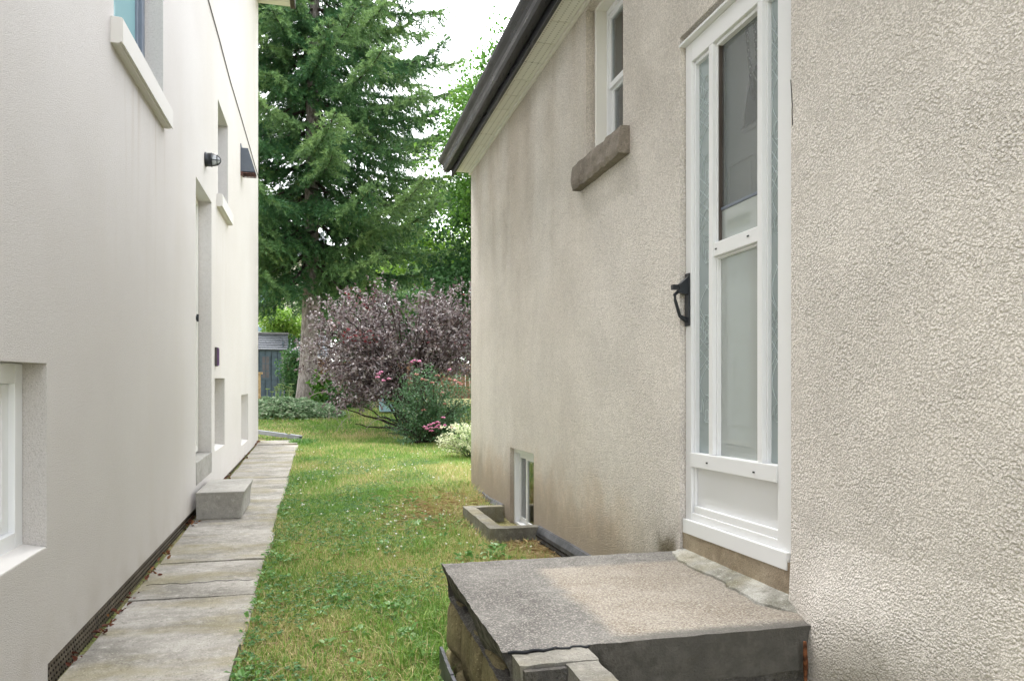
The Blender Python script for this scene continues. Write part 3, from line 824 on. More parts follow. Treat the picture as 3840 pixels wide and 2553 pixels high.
def sillwarp(p, m):
    if p.x < XR - .02:       # rock face: chipped towards the edges
        e = min(p.z - 1.235, 1.385 - p.z) / .07
        return Vector((m.x + .010 * (1 - max(0, min(1, e * 2))) + .016 * mnoise.noise(p * 11), m.y, m.z))
    return m
rough_box((XR - .06, 3.70, 1.24), (XR + .10, 4.47, 1.383), .013, .004, 77, 16, sillwarp, k=KR).build('stone_sill', M['stone_sill'], RH)

# basement window: slider in white frame
xb = XR + .062
mb = MB(KR); frame_rect(mb, xb - .03, xb + .05, yB0 + .003, yB1 - .003, zBb + .003, zBt - .003, .035); fr = mb.build('window', M['white'], RH, .004)
ym = (yB0 + yB1) / 2 + .0
for (a, b, xo) in ((ym - .02, yB1 - .04, .018), (yB0 + .04, ym + .02, -.008)):
    mb = MB(KR); frame_rect(mb, xb - .01 + xo, xb + .012 + xo, a, b, zBb + .04, zBt - .04, .032, .04); mb.build('sash', M['white'], fr, .003)
    pane_obj('pane', (xb + xo, xb + .004 + xo, a + .032, b - .032, zBb + .08, zBt - .08), M['glass'], fr, KR)
mb = MB(KR); n = 22
pts = [(xb + .10 + .012 * math.sin(t * 1.6), yB0 + (yB1 - yB0) * t / n) for t in range(n + 1)]
for p0, p1 in zip(pts, pts[1:]): mb.add([(p0[0], p0[1], zBb), (p1[0], p1[1], zBb), (p1[0], p1[1], zBt), (p0[0], p0[1], zBt)], [(3, 2, 1, 0)])
mb.build('curtain', M['browncurtain'], fr)

# grey membrane strip at the foot of the wall
mems = []
for (y0, y1) in ((2.9, 5.36), (6.46, YC + .02)):
    mb = MB(KR)
    ya = np.linspace(y0, y1, 26)
    for a, b in zip(ya, ya[1:]):
        t0 = -.945 + .012 * float(vnoise(a * 3, 1, 4)); t1 = -.945 + .012 * float(vnoise(b * 3, 1, 4))
        mb.add([(XR - .035, a, -1.4), (XR - .035, b, -1.4), (XR - .035, b, t1 - .035), (XR - .035, a, t0 - .035), (XR - .018, b, t1), (XR - .018, a, t0), (XR + .01, b, t1 + .004), (XR + .01, a, t0 + .004)],
               [(3, 2, 1, 0), (5, 4, 2, 3), (7, 6, 4, 5)])
    if y1 > 7: mb.add([(XR - .035, y1, -1.4), (XR + .3, y1, -1.4), (XR + .3, y1, -.95), (XR - .018, y1, -.95)], [(3, 2, 1, 0)])
    mems.append(mb.build('foundation_membrane', M['membrane_r'], RH))
mr_ = mems[0]
mb = MB(KR)
for yq in np.arange(3.4, 5.34, .03):
    for zz in range(5):
        mb.lathe([(.009, 0), (.007, .004), (.003, .005)], (XR - .0355, yq + (.012 if zz % 2 else 0), -1.0 - zz * .03), (-1, 0, 0), 6)
dm = mb.build('dimple', M['dimple'], mr_); dm['kind'] = 'stuff'

# concrete threshold below the storm door
rough_box((XR + .012, yDa + .003, -.86), (XR + .2, yDb - .003, -.575), .035, .003, 41, 8, k=KR).build('threshold', M['sillblock'], RH)

# ---- storm door
XF = 1.575
def zf(px, py, x=XF): 
    p = on_x(x, px, py); return p[2] - KR * p[1]
SD = bpy.data.objects.new('storm_door', None); put(SD, RH, (XF, 2.7, -.6))
eO1, eO0 = yx(XF, 2571), yDa + .004                      # outer frame far / near
e1, e2, e3, e4, e5, e6, e7 = yx(XF, 2592), yx(XF, 2657), yx(XF, 2672), yx(XF, 2839), yx(XF, 2857), yx(XF, 2916), eO0
zT, zB_ = zf(2562, 189), zf(2565, 1981)
zh = zf(2689, 150); zm1, zm0 = zf(2690, 905), zf(2690, 957); zr1, zr0 = zf(2687, 1710), zf(2610, 1752); zk0 = zf(2617, 1925)
def bar(name, y0, y1, z0, z1, x0=XF, x1=XF + .055, mat=None, bev=.003, par=None):
    return MB(KR).box(x0, x1, y0, y1, z0, z1).build(name, mat or M['alu'], par or SD, bev)
bar('jamb', e1, eO1, zB_, zT); bar('jamb', eO0, e6, zB_ - .012, zT)
bar('bead', e1 - .011, e1 - .0005, zr1, zh, XF + .014)
bar('head_rail', e6 + .0005, e1 - .0005, zh + .004, zT); bar('bead', e6 + .012, e1 - .012, zh - .012, zh + .0035, XF + .014)
bar('bead', e6 + .0005, e6 + .009, zr1, zh, XF + .014)
bar('mullion', e3, e2, zr1 + .0005, zh + .0035); bar('mullion', e5, e4, zr1 + .0005, zh + .0035)
bar('bead', e3 - .009, e3 - .0005, zr1, zh, XF + .016); bar('bead', e5 - .009, e5 - .0005, zr1, zh, XF + .016)
bar('mid_rail', e4 + .0005, e3 - .0005, zm0, zm1, XF + .003)
bar('bead', e4 + .001, e3 - .010, zm0 - .010, zm0 - .0005, XF + .018)
bar('lower_rail', e6 + .0005, e1 - .0005, zr0, zr1, XF - .006)
bar('kick_panel', e6 + .0005, e1 - .0005, zk0, zr0 - .0005, XF + .026, XF + .05, M['alu'], 0)
bar('bead', e6 + .001, e1 - .012, zk0 - .004, zk0 + .026, XF + .008, XF + .0255)
bar('bead', e1 - .011, e1 - .001, zk0 + .027, zr0 - .001, XF + .012, XF + .0255)
bar('bottom_rail', e6 + .0005, e1 - .0005, zB_, zk0 - .0045, XF + .002)
bar('drip_strip', eO0 + .035, eO1 - .001, zB_ - .012, zB_ + .05, XF - .016, XF - .0005, M['alu'], .003)
bar('hinge', eO0 - .002, eO0 + .010, -.52, -.43, XF - .007, XF - .0005, M['black'], .001)
MB(KR).box(XF + .004, XR + .15, eO0 + .002, eO1, zB_ - .02, zB_ - .013).build('sweep', M['black'], SD)
bar('drip_cap', eO0, eO1 + .012, zT + .001, zT + .012, XF - .028, XF + .05, M['alu'], .002)
for yq, zq in ((e2 - .004, zr0 + .028), (e4 + .006, zr0 + .024), (e3 - .03, (zm0 + zm1) / 2), (e4 + .06, (zm0 + zm1) / 2 + .004)):
    xo = XF - .009 if zq < 0 else XF - .0
    MB(KR).box(xo, xo + .004, yq, yq + .012, zq - .003, zq + .003).build('clip', M['black'], SD)
gx = XF + .034
pg = MB(KR).box(gx, gx + .004, e2 + .0005, e1 - .011, zr1, zh - .012).build('side_glass', M['frost'], SD)
pn = MB(KR).box(gx, gx + .004, e6 + .009, e5 - .009, zr1, zh - .012).build('side_glass', M['frost'], SD)
MB(KR).box(gx, gx + .004, e4 + .0005, e3 - .009, zr1, zm0 - .01).build('lower_glass', M['doorglass'], SD)
zc = zf(2700, 783, gx)
MB(KR).box(gx + .002, gx + .004, e4 + .0005, e3 - .009, zc, zh - .012).build('insect_screen', M['screen'], SD)
MB(KR).box(gx - .004, gx + .012, e4 + .0005, e3 - .009, zc - .012, zc).build('screen_bar', M['greyframe'], SD, .002)
MB(KR).box(gx, gx + .004, e4 + .0005, e3 - .009, zm1, zc - .013).build('middle_glass', M['doorglass'], SD)
MB(KR).box(gx - .012, gx + .01, e3 - .016, e3 - .0095, zm1, zh - .012).build('screen_edge', M['brownmetal'], SD)
# etched scrolls and lattice on the side glass
def etch(par, y0, y1):
    mb = MB(KR); x = gx - .0022; w_ = .0011
    def rib(pts): mb.tube([(x, p[0], p[1]) for p in pts], w_, 4)
    yc, hw = (y0 + y1) / 2, (y1 - y0) / 2 * .86
    z = zr1 + .12
    while z < zh - .15:
        for s in (-1, 1):
            rib([(yc + s * hw * .9 * (1 - t / 14) * math.cos(t * .62), z + .055 + (hw * 1.6) * (1 - t / 14) * math.sin(t * .62)) for t in range(13)])
            rib([(yc + s * hw * math.sin(t * .42), z + .10 + t * .02) for t in range(9)])
        z += .34
    z = zr1 + .42
    for zz in (zr1 + .36, zr1 + .95, zr1 + 1.35):
        for q in range(4):
            rib([(yc - hw, zz + q * .05), (yc + hw, zz + q * .05 + .085)]); rib([(yc + hw, zz + q * .05), (yc - hw, zz + q * .05 + .085)])
    mb.build('etched_scrolls', M['etch'], SD)['kind'] = 'stuff'
etch(pg, e2 + .004, e1 - .013); etch(pn, e6 + .011, e5 - .011)
mb = MB(KR); n = 16
pts = [(gx + .055 + .008 * math.sin(t * 2.2), e4 + .002 + .075 * t / n) for t in range(n + 1)]
for p0, p1 in zip(pts, pts[1:]): mb.add([(p0[0], p0[1], -.58), (p1[0], p1[1], -.58), (p1[0], p1[1], .50), (p0[0], p0[1], .50)], [(3, 2, 1, 0)])
mb.build('sheer_curtain', M['white_old'], RH)
mb = MB(); mb.tube([on_x(XR - .001, px_ + 2, py_) for px_, py_ in ((2963, 300), (2966, 345), (2969, 392), (2968, 430), (2970, 470))], .0013, 4)
mb.build('crack', M['dark'], RH)
# handle on the far stile
hy = (e1 + eO1) / 2; hz = zf(2560, 1130)
mb = MB(KR)
mb.box(XF - .008, XF - .0005, hy - .018, hy + .018, hz - .115, hz + .115)
mb.hexa([(XF - .05, hy - .012, hz + .03), (XF - .008, hy - .014, hz + .022), (XF - .008, hy + .014, hz + .022), (XF - .05, hy + .012, hz + .03),
         (XF - .045, hy - .012, hz + .068), (XF - .008, hy - .014, hz + .10), (XF - .008, hy + .014, hz + .10), (XF - .045, hy + .012, hz + .068)])
mb.box(XF - .078, XF - .05, hy - .011, hy + .011, hz + .042, hz + .064)
mb.tube([(XF - .05, hy, hz + .034), (XF - .066, hy, hz + .02), (XF - .062, hy, hz - .005), (XF - .048, hy, hz - .05), (XF - .040, hy, hz - .072), (XF - .024, hy, hz - .082), (XF - .008, hy, hz - .092)], [.008, .008, .0075, .0075, .008, .011, .012], 8)
mb.build('door_handle', M['black'], SD, .001)
# inner door behind the glass
XI = XF + .13
ID = MB(KR).box(XI, XI + .045, yDa + .05, yDb - .05, -.60, zDt - .09).build('inner_door', M['innerdoor'], RH)
mb = MB(KR); frame_rect(mb, XI - .03, XI + .05, yDa + .004, yDb - .004, -.60, zDt - .004, .045, .085); mb.build('door_frame', M['innerdoor'], RH, .004)
yc = (yDa + yDb) / 2; yf = 2.62; zf0 = zf(2805, 485, XI); Rf = .245
arc = [(yf + Rf * math.cos(t), zf0 + Rf * 1.25 * math.sin(t)) for t in np.linspace(0, math.pi, 19)]
mb = MB(KR); mb.prism([(p[0], p[1]) for p in arc], 'x', XI - .005, XI - .0005); mb.build('fanlight', M['fanglass'], ID)
mb = MB(KR); mb.tube([(XI - .006, p[0], p[1]) for p in arc], .011, 6, True, True); mb.build('fanlight_trim', M['white'], ID)
mb = MB(KR)
for t in (math.pi / 4, math.pi / 2, math.pi * 3 / 4): mb.tube([(XI - .007, yf, zf0), (XI - .007, yf + Rf * .97 * math.cos(t), zf0 + Rf * 1.21 * math.sin(t))], .004, 5)
mb.build('leading', M['mortar'], ID)
for (a, b, c_, d) in ((yDa + .14, yc - .04, .35, zf0 - .10), (yc + .04, yDb - .14, .35, zf0 - .10), (yDa + .14, yc - .04, -.48, .22), (yc + .04, yDb - .14, -.48, .22)):
    mb = MB(KR); frame_rect(mb, XI - .009, XI - .0005, a, b, c_, d, .02); mb.build('panel_moulding', M['innerdoor'], ID, .004)
    MB(KR).box(XI - .006, XI - .0006, a + .04, b - .04, c_ + .04, d - .04).build('door_panel', M['innerdoor'], ID, .004)
# safety chain hanging inside the head of the door
p0 = Vector(on_x(XF + .075, 2800, 100)); p1 = Vector(on_x(XF + .075, 2823, 372)); n = 17
CHN = bpy.data.objects.new('safety_chain', None); put(CHN, RH, (p0 + p1) / 2)
for st_, (q0, q1) in enumerate(((p0, p1), (p0 + Vector((0, -.055, .01)), p1 + Vector((0, -.052, .02))))):
    for q in range(n):
        c_ = q0.lerp(q1, (q + .5) / n); hh = (q0 - q1).length / n * .68
        a = Vector((1, 0, 0)) if q % 2 else Vector((0, 1, 0))
        pts = [c_ + a * .0058 * math.cos(t) + Vector((0, 0, hh * math.sin(t))) for t in np.linspace(0, 2 * math.pi, 10, endpoint=False)]
        MB().tube(pts, .0027, 4, True).build('chain_link', M['blacklink'], CHN)
MB().box(p0.x - .01, p0.x + .01, p0.y - .07, p0.y + .03, p0.z + .004, p0.z + .012).build('chain_plate', M['blacklink'], CHN)

# ================================================================ LANDING
ZL = -.74
LD = thing('entry_landing', 'weathered concrete entry landing on rubble stones below the storm door', 'landing', (1.0, 2.6, -1.15))
def landwarp(p, m):
    q = Vector(m)
    if p.z > ZL - .008: q.z = ZL + (m.z - p.z) * .35
    t = (ZL - p.z) / .135
    if p.x < .52:                       # broken, undercut left edge
        q.x += .0 + max(0, t) * (.03 + .10 * (mnoise.noise(p * 4.5) + .30) * t) 
        q.z -= (.10 * (mnoise.noise(Vector((p.y * 3.1, 2.0, 0))) - .05)) * max(0, t) ** 2
    if p.y > 3.17: q.y -= max(0, t) * .02
    return q
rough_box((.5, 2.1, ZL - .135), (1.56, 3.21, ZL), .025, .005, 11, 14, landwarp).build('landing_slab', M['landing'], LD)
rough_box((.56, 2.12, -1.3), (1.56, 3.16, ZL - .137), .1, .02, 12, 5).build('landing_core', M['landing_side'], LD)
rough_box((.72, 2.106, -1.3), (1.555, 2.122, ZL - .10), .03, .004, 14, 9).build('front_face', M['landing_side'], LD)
rs_ = random.Random(5)
yy = 2.08
for rowz, hgt_ in ((-.98, .22), (-1.19, .24)):
    yy = 2.07 if rowz > -1.1 else 2.16
    while yy < 3.12:
        L_ = rs_.uniform(.15, .27)
        c_ = Vector((.575 + rs_.uniform(-.012, .012), yy + L_ / 2, rowz + rs_.uniform(-.015, .015)))
        mb = MB(); bm = bmesh.new(); bmesh.ops.create_icosphere(bm, subdivisions=3, radius=1.0)
        Vv = []
        for v in bm.verts:
            d = Vector(v.co)
            s = Vector([math.copysign(abs(d[k_]) ** .55, d[k_]) for k_ in range(3)])
            s = s * (1 + .16 * mnoise.noise(d * 1.7 + Vector((yy * 9, rowz * 5, 1))))
            s += mnoise.noise_vector(d * 4 + Vector((yy * 3, 0, 0))) * .05
            Vv.append(c_ + Vector((s.x * .055, s.y * L_ * .5, s.z * hgt_ * .5)))
        mb.add(Vv, [tuple(v.index for v in f.verts) for f in bm.faces], True); bm.free()
        mb.build('stone', M['rubble'], LD)
        yy += L_ + .012
# low kerb of older concrete joined to the landing's front corner, with an arm coming forward
mb = rough_box((.525, 1.995, -1.3), (.745, 2.094, ZL - .004), .02, .004, 21, 14); mb.build('kerb', M['step'], LD)
rough_box((.648, 1.3, -1.3), (.742, 1.993, ZL - .006), .02, .004, 22, 14).build('kerb_arm', M['step'], LD)
rough_box((.53, 1.972, -1.3), (.646, 1.993, ZL - .012), .02, .003, 23, 14).build('kerb_face', M['landing_side'], LD)
mb = MB(); pts = [(.515 + t * .0125, 2.095 + .006 * math.sin(t * 1.3) + .005 * math.sin(t * 3.1), ZL + .0) for t in range(20)]
mb.tube([(p[0], p[1] + .006 * (float(fbm(p[0] * 40, 1, 8)) - .5), ZL - .001) for p in pts], .0042, 5)
mb.build('crack', M['dark'], LD)
# ragged mortar fillet along the threshold
mb = MB(); n = 64; top = []; 
for q in range(n + 1):
    y = 2.16 + (3.22 - 2.16) * q / n
    wv = .035 + .055 * float(fbm(y * 5.0, 2.0, 21)) + .03 * float(fbm(y * 19.0, 4.0, 22)) - .03 * float(smooth(2.9, 3.2, y)) + .045 * float(smooth(2.75, 2.4, y)) * float(smooth(2.16, 2.4, y))
    tp = float(smooth(2.16, 2.34, y)) * float(smooth(3.23, 3.12, y)) if False else float(smooth(2.16, 2.34, y)) * (1 - float(smooth(3.12, 3.225, y)))
    wv = max(.02, wv * (.3 + .7 * tp))
    row = []
    for (f_, h_) in ((1.0, -.004), (.97, .009), (.72, .010 + .012 * float(fbm(y * 13, 3, 2))), (.42, .014 + .018 * float(fbm(y * 11, 6, 5))), (.12, .026), (-.3, .040)):
        row.append((XR + .012 - wv * f_, y + .006 * math.sin(q * 1.9 + f_ * 4), ZL - .003 + (h_ + .003) * (.05 + .95 * tp)))
    top.append(row)
m_ = 6; VV = [p for r_ in top for p in r_]
mb.add(VV, [(q * m_ + k_, q * m_ + k_ + 1, (q + 1) * m_ + k_ + 1, (q + 1) * m_ + k_) for q in range(n) for k_ in range(m_ - 1)])
mb.build('mortar_fillet', M['mortar'], LD)
tag(MB().tube([(1.438 + .003 * math.sin(t), 2.068, -.775 - t * .07) for t in range(8)], [.005, .008, .004, .009, .005, .008, .010, .007], 7).build('rusty_pipe', M['rust']),
    'thin rusty iron pipe between the landing and the right house wall', 'pipe')
mb = MB()
for q in range(1): pass
ya = np.linspace(2.2, 3.1, 12)
for a, b in zip(ya, ya[1:]):
    mb.box(.485 + .02 * math.sin(a * 4), .497 + .02 * math.sin(a * 4), a, b + .002, -1.3, -1.06 + .02 * math.sin(a * 5))
mb.build('edging_strip', M['membrane_r'], LD)

# ================================================================ WINDOW WELL
ztw = -1.0
wx0, wx1, wy0, wy1 = on_z(ztw, 1838, 1982)[0], XR - .04, on_z(ztw, 1838, 1982)[1], on_z(ztw, 1725, 1897)[1]
WW = thing('window_well', 'mossy low concrete window well against the right house below the basement window', 'window well', (1.35, 5.9, -1.15))
th_ = .095
rough_box((wx0, wy0, -1.4), (wx0 + th_, wy1, ztw), .04, .004, 51, 9).build('well_wall', M['well'], WW)
rough_box((wx0 + th_ + .001, wy0, -1.4), (wx1 + .03, wy0 + th_, ztw - .002), .04, .004, 52, 9).build('well_wall', M['well'], WW)
rough_box((wx0 + th_ + .001, wy1 - th_, -1.4), (wx1, wy1, ztw - .001), .04, .004, 53, 9).build('well_wall', M['well'], WW)
# ================================================================ BACKGROUND STRUCTURES
def gz_(x, y): return float(zg(x, y))
# garden shed
SY = 25.5
sx1 = at_t(SY, 1062, HY)[0]; sy_ = at_t(SY, 1030, HY)[1]; sx0 = sx1 - 2.1
zb0 = -.46; ze = at_t(SY, 1020, 1312)[2]; zr_ = at_t(SY, 1020, 1256)[2] + .08
SH = thing('garden_shed', 'small blue-grey wooden garden shed with shingled roof behind the pale ground cover', 'shed', (sx0 + 1, sy_ + .9, zb0))
xq = sx1; wpl = .19; dp = 1.7
while xq > sx0 + .02:
    MB().box(max(sx0, xq - wpl) + .006, xq - .006, sy_, sy_ + .025, zb0, ze).build('plank', M['shedwood'], SH, .004)
    xq -= wpl
for q in range(9):
    MB().box(sx1 - .026, sx1 - .001, sy_ + .03 + q * .19, sy_ + .21 + q * .19, zb0, ze + .3).build('plank', M['shedwood'], SH)
MB().box(sx0, sx1 - .03, sy_ + .03, sy_ + dp, zb0, ze - .02).build('shed_core', M['dark'], SH)
MB().box(sx1 - .05, sx1 + .012, sy_ - .014, sy_ - .001, zb0, ze).build('corner_board', M['shedtrim'], SH)
MB().box(sx1 + .001, sx1 + .014, sy_ - .013, sy_ + .08, zb0, ze).build('corner_board', M['shedtrim'], SH)
wx_0, wx_1 = at_t(SY, 983, HY)[0], at_t(SY, 1011, HY)[0]; wz0, wz1 = at_t(SY, 990, 1418)[2], at_t(SY, 990, 1336)[2]
mb = MB(); mb.box(wx_0 - .03, wx_1 + .03, sy_ - .02, sy_ - .002, wz0 - .03, wz1 + .03); sw_ = mb.build('window', M['shedwood'], SH)
for cx_ in range(2):
    for rz_ in range(3):
        w2 = (wx_1 - wx_0) / 2; h3 = (wz1 - wz0) / 3
        MB().box(wx_0 + cx_ * w2 + .012, wx_0 + (cx_ + 1) * w2 - .012, sy_ - .028, sy_ - .0205, wz0 + rz_ * h3 + .015, wz0 + (rz_ + 1) * h3 - .015).build('pane', M['shedpane'], sw_)
ncr = 7; yr = sy_ + dp / 2
for q in range(ncr):
    t0, t1 = q / ncr, (q + 1) / ncr
    y0, y1 = sy_ - .12 + (yr - sy_ + .12) * t0, sy_ - .12 + (yr - sy_ + .12) * t1
    z0, z1 = ze - .02 + (zr_ - ze) * t0, ze - .02 + (zr_ - ze) * t1
    rx = random.Random(q); xx = sx0 - .1
    while xx < sx1 + .10:
        x2 = min(sx1 + .13, xx + rx.uniform(.22, .34))
        dz_ = rx.uniform(0, .008)
        MB().hexa([(xx + .004, y0, z0 + .012), (x2 - .004, y0, z0 + .012), (x2 - .004, y1 + .02, z1), (xx + .004, y1 + .02, z1),
                   (xx + .004, y0, z0 + .035 + dz_), (x2 - .004, y0, z0 + .035 + dz_), (x2 - .004, y1 + .02, z1 + .018 + dz_), (xx + .004, y1 + .02, z1 + .018 + dz_)]).build('shingle', M['shingle'], SH)
        xx = x2
mb = MB(); mb.prism([(sy_ - .10, ze - .02), (yr, zr_ - .02), (sy_ + dp + .1, ze - .02)], 'x', sx0 - .1, sx1 + .12); mb.build('roof', M['shedwood'], SH)
MB().box(sx0 - .1, sx1 + .14, yr - .07, yr + .07, zr_ + .0, zr_ + .06).build('ridge_cap', M['roofcap'], SH)

# roof of a second outbuilding beyond
x0, x1 = at_t(30, 1066, HY)[0], at_t(30, 1240, HY)[0]; yb = 29.5
GB = thing('outbuilding', 'grey shingled roof of a low outbuilding behind the shed and left of the spruce trunk', 'outbuilding', ((x0 + x1) / 2, yb + 1, -.4))
za, zc_ = at_t(30, 1100, 1345)[2], at_t(30, 1100, 1256)[2]
MB().box(x0, x1, yb + .2, yb + 3, -.5, za).build('wall', M['fence'], GB)
for q in range(8):
    t0, t1 = q / 8, (q + 1) / 8
    MB().hexa([(x0 - .1, yb + 1.6 * t0, za + (zc_ - za) * t0), (x1, yb + 1.6 * t0, za + (zc_ - za) * t0), (x1, yb + 1.6 * t1 + .03, za + (zc_ - za) * t1 - .01), (x0 - .1, yb + 1.6 * t1 + .03, za + (zc_ - za) * t1 - .01),
               (x0 - .1, yb + 1.6 * t0, za + (zc_ - za) * t0 + .04), (x1, yb + 1.6 * t0, za + (zc_ - za) * t0 + .04), (x1, yb + 1.6 * t1 + .03, za + (zc_ - za) * t1 + .014), (x0 - .1, yb + 1.6 * t1 + .03, za + (zc_ - za) * t1 + .014)]).build('shingle_course', M['shingle'], GB)

# far pale houses
def far_house(name, label, x0, x1, y, zt, mat, wins, seed):
    H = thing('house', label, 'house', ((x0 + x1) / 2, y + 4, -.4))
    zz = -.5
    while zz < zt - .01:
        MB().hexa([(x0, y - .03, zz), (x1, y - .03, zz), (x1, y + .02, zz), (x0, y + .02, zz), (x0, y, min(zz + .32, zt)), (x1, y, min(zz + .32, zt)), (x1, y + .02, min(zz + .32, zt)), (x0, y + .02, min(zz + .32, zt))]).build('siding_board', mat, H)
        zz += .325
    MB().box(x0, x1, y + .03, y + 8, -.5, zt).build('wall', mat, H)
    mb = MB(); mb.prism([(y - .5, zt), (y + 4, zt + 2.2), (y + 8.5, zt), (y + 8.5, zt - .12), (y - .5, zt - .12)], 'x', x0 - .4, x1 + .4); mb.build('roof', M['shingle'], H)
    for (a, b, c_, d) in wins:
        mb = MB(); mb.box(a - .1, b + .1, y - .08, y - .035, c_ - .1, d + .1); f_ = mb.build('window', M['white'], H)
        n = max(1, round((b - a) / 1.0)); w_ = (b - a) / n
        for q in range(n): MB().box(a + q * w_ + .03, a + (q + 1) * w_ - .03, y - .09, y - .0805, c_ + .03, d - .03).build('pane', M['bluepane'], f_)
    return H
T1 = 42
def fx(px): return at_t(T1, px, HY)[0]
def fz(py): return at_t(T1, 1000, py)[2]
far_house('house', 'distant cream house with blue-grey windows seen between the left house and the spruce trunk', fx(900), fx(1190), 44, fz(960), M['farwall'],
          [(fx(955), fx(1003), fz(1165), fz(1030)), (fx(955), fx(1008), fz(1246), fz(1222)), (fx(1012), fx(1050), fz(1246), fz(1222))], 1)
far_house('house', 'distant pale grey house half hidden behind the right side of the spruce', fx(1530), fx(1640), 44, fz(1010), M['farwhite'],
          [(fx(1560), fx(1590), fz(1120), fz(1060))], 2)

# wooden fence along the back of the yard
FY = 25.0
fx0, fx1 = at_t(FY, 1090, HY)[0], at_t(FY, 1090, HY)[0] + 8.2
FN = thing('fence', 'brown vertical board fence behind the purple shrub', 'fence', ((fx0 + fx1) / 2, FY, -.45))
xx = fx0; q = 0
while xx < fx1:
    hz_ = .78 + .02 * math.sin(q * 2.3)
    MB().box(xx + .004, xx + .146, FY, FY + .022, -.5, hz_).build('board', M['fence'], FN)
    xx += .15; q += 1
for xx in np.arange(fx0, fx1, 2.4): MB().box(xx, xx + .1, FY + .08, FY + .18, -.5, .84).build('post', M['fence'], FN)
for zz in (-.2, .5): MB().box(fx0, fx1, FY + .0225, FY + .079, zz, zz + .09).build('rail', M['fence'], FN)

# pale blue bin in front of the fence
bx = Vector(at_t(18.2, 1452, 1535))
zt_ = at_t(18.2, 1450, 1408)[2]
BN = thing('garden_bin', 'pale blue plastic garden bin behind the pink-flowered bush', 'bin', (bx.x, bx.y, bx.z))
mb = MB(); a, b = .17, .22; zb_2 = bx.z - .05
mb.hexa([(bx.x - a, bx.y - a, zb_2), (bx.x + a, bx.y - a, zb_2), (bx.x + a, bx.y + a, zb_2), (bx.x - a, bx.y + a, zb_2), (bx.x - b, bx.y - b, zt_ - .05), (bx.x + b, bx.y - b, zt_ - .05), (bx.x + b, bx.y + b, zt_ - .05), (bx.x - b, bx.y + b, zt_ - .05)])
mb.build('bin_body', M['bin'], BN, .02)
mb = MB(); mb.hexa([(bx.x - b - .02, bx.y - b - .02, zt_ - .048), (bx.x + b + .02, bx.y - b - .02, zt_ - .048), (bx.x + b + .02, bx.y + b + .02, zt_ - .048), (bx.x - b - .02, bx.y + b + .02, zt_ - .048),
                    (bx.x - b, bx.y - b, zt_), (bx.x + b, bx.y - b, zt_), (bx.x + b, bx.y + b, zt_ + .03), (bx.x - b, bx.y + b, zt_ + .03)])
mb.build('lid', M['bin'], BN, .01)

# tan wooden post by the left house corner
pp = Vector(at_t(17.5, 972, 1450)); zt_ = at_t(17.5, 972, 1403)[2]
PT = thing('wooden_post', 'short tan wooden post with flat cap just past the corner of the left house', 'post', (pp.x, pp.y, gz_(pp.x, pp.y)))
MB().box(pp.x - .05, pp.x + .03, pp.y, pp.y + .08, gz_(pp.x, pp.y) - .05, zt_).build('shaft', M['wood_tan'], PT, .004)
MB().box(pp.x - .09, pp.x + .07, pp.y - .04, pp.y + .12, zt_ + .001, zt_ + .05).build('cap', M['wood_tan'], PT, .004)

# ================================================================ FOLIAGE HELPERS
def norm(v): return v / np.maximum(1e-9, np.linalg.norm(v, axis=1, keepdims=True))
def rand_dirs(n): return norm(rng.normal(size=(n, 3)))
def leaf_quads(p, d, nrm, L, W, fold=.12):
    """folded rhombic leaves: base p, direction d, normal nrm"""
    s = norm(np.cross(d, nrm)); nn = np.cross(s, d)
    L = np.asarray(L).reshape(-1, 1); W = np.asarray(W).reshape(-1, 1)
    m = p + d * L * .45
    V = np.stack([p, m + s * W * .5 + nn * W * fold, p + d * L - nn * L * fold * .6, m - s * W * .5 + nn * W * fold], 1).reshape(-1, 3)
    n = len(p); b = np.arange(n) * 4
    Fq = np.concatenate([np.stack([b, b + 1, b + 2], 1), np.stack([b, b + 2, b + 3], 1)])
    return V, [Fq]
def leaf6(p, d, nrm, L, W, fold=.15):
    s = norm(np.cross(d, nrm)); nn = np.cross(s, d)
    L = np.asarray(L).reshape(-1, 1); W = np.asarray(W).reshape(-1, 1)
    a = p + d * L * .28; b_ = p + d * L * .65 + nn * L * .04
    V = np.stack([p, a + s * W * .5 + nn * W * fold, b_ + s * W * .4 + nn * W * fold, p + d * L - nn * L * .08, b_ - s * W * .4 + nn * W * fold, a - s * W * .5 + nn * W * fold], 1).reshape(-1, 3)
    n = len(p); b = np.arange(n) * 6
    return V, [np.concatenate([np.stack([b, b + 1, b + 2, b + 3], 1), np.stack([b, b + 3, b + 4, b + 5], 1)])]
def bez(p0, p1, p2, n):
    t = np.linspace(0, 1, n)[:, None]
    return (1 - t) ** 2 * p0 + 2 * t * (1 - t) * p1 + t * t * p2

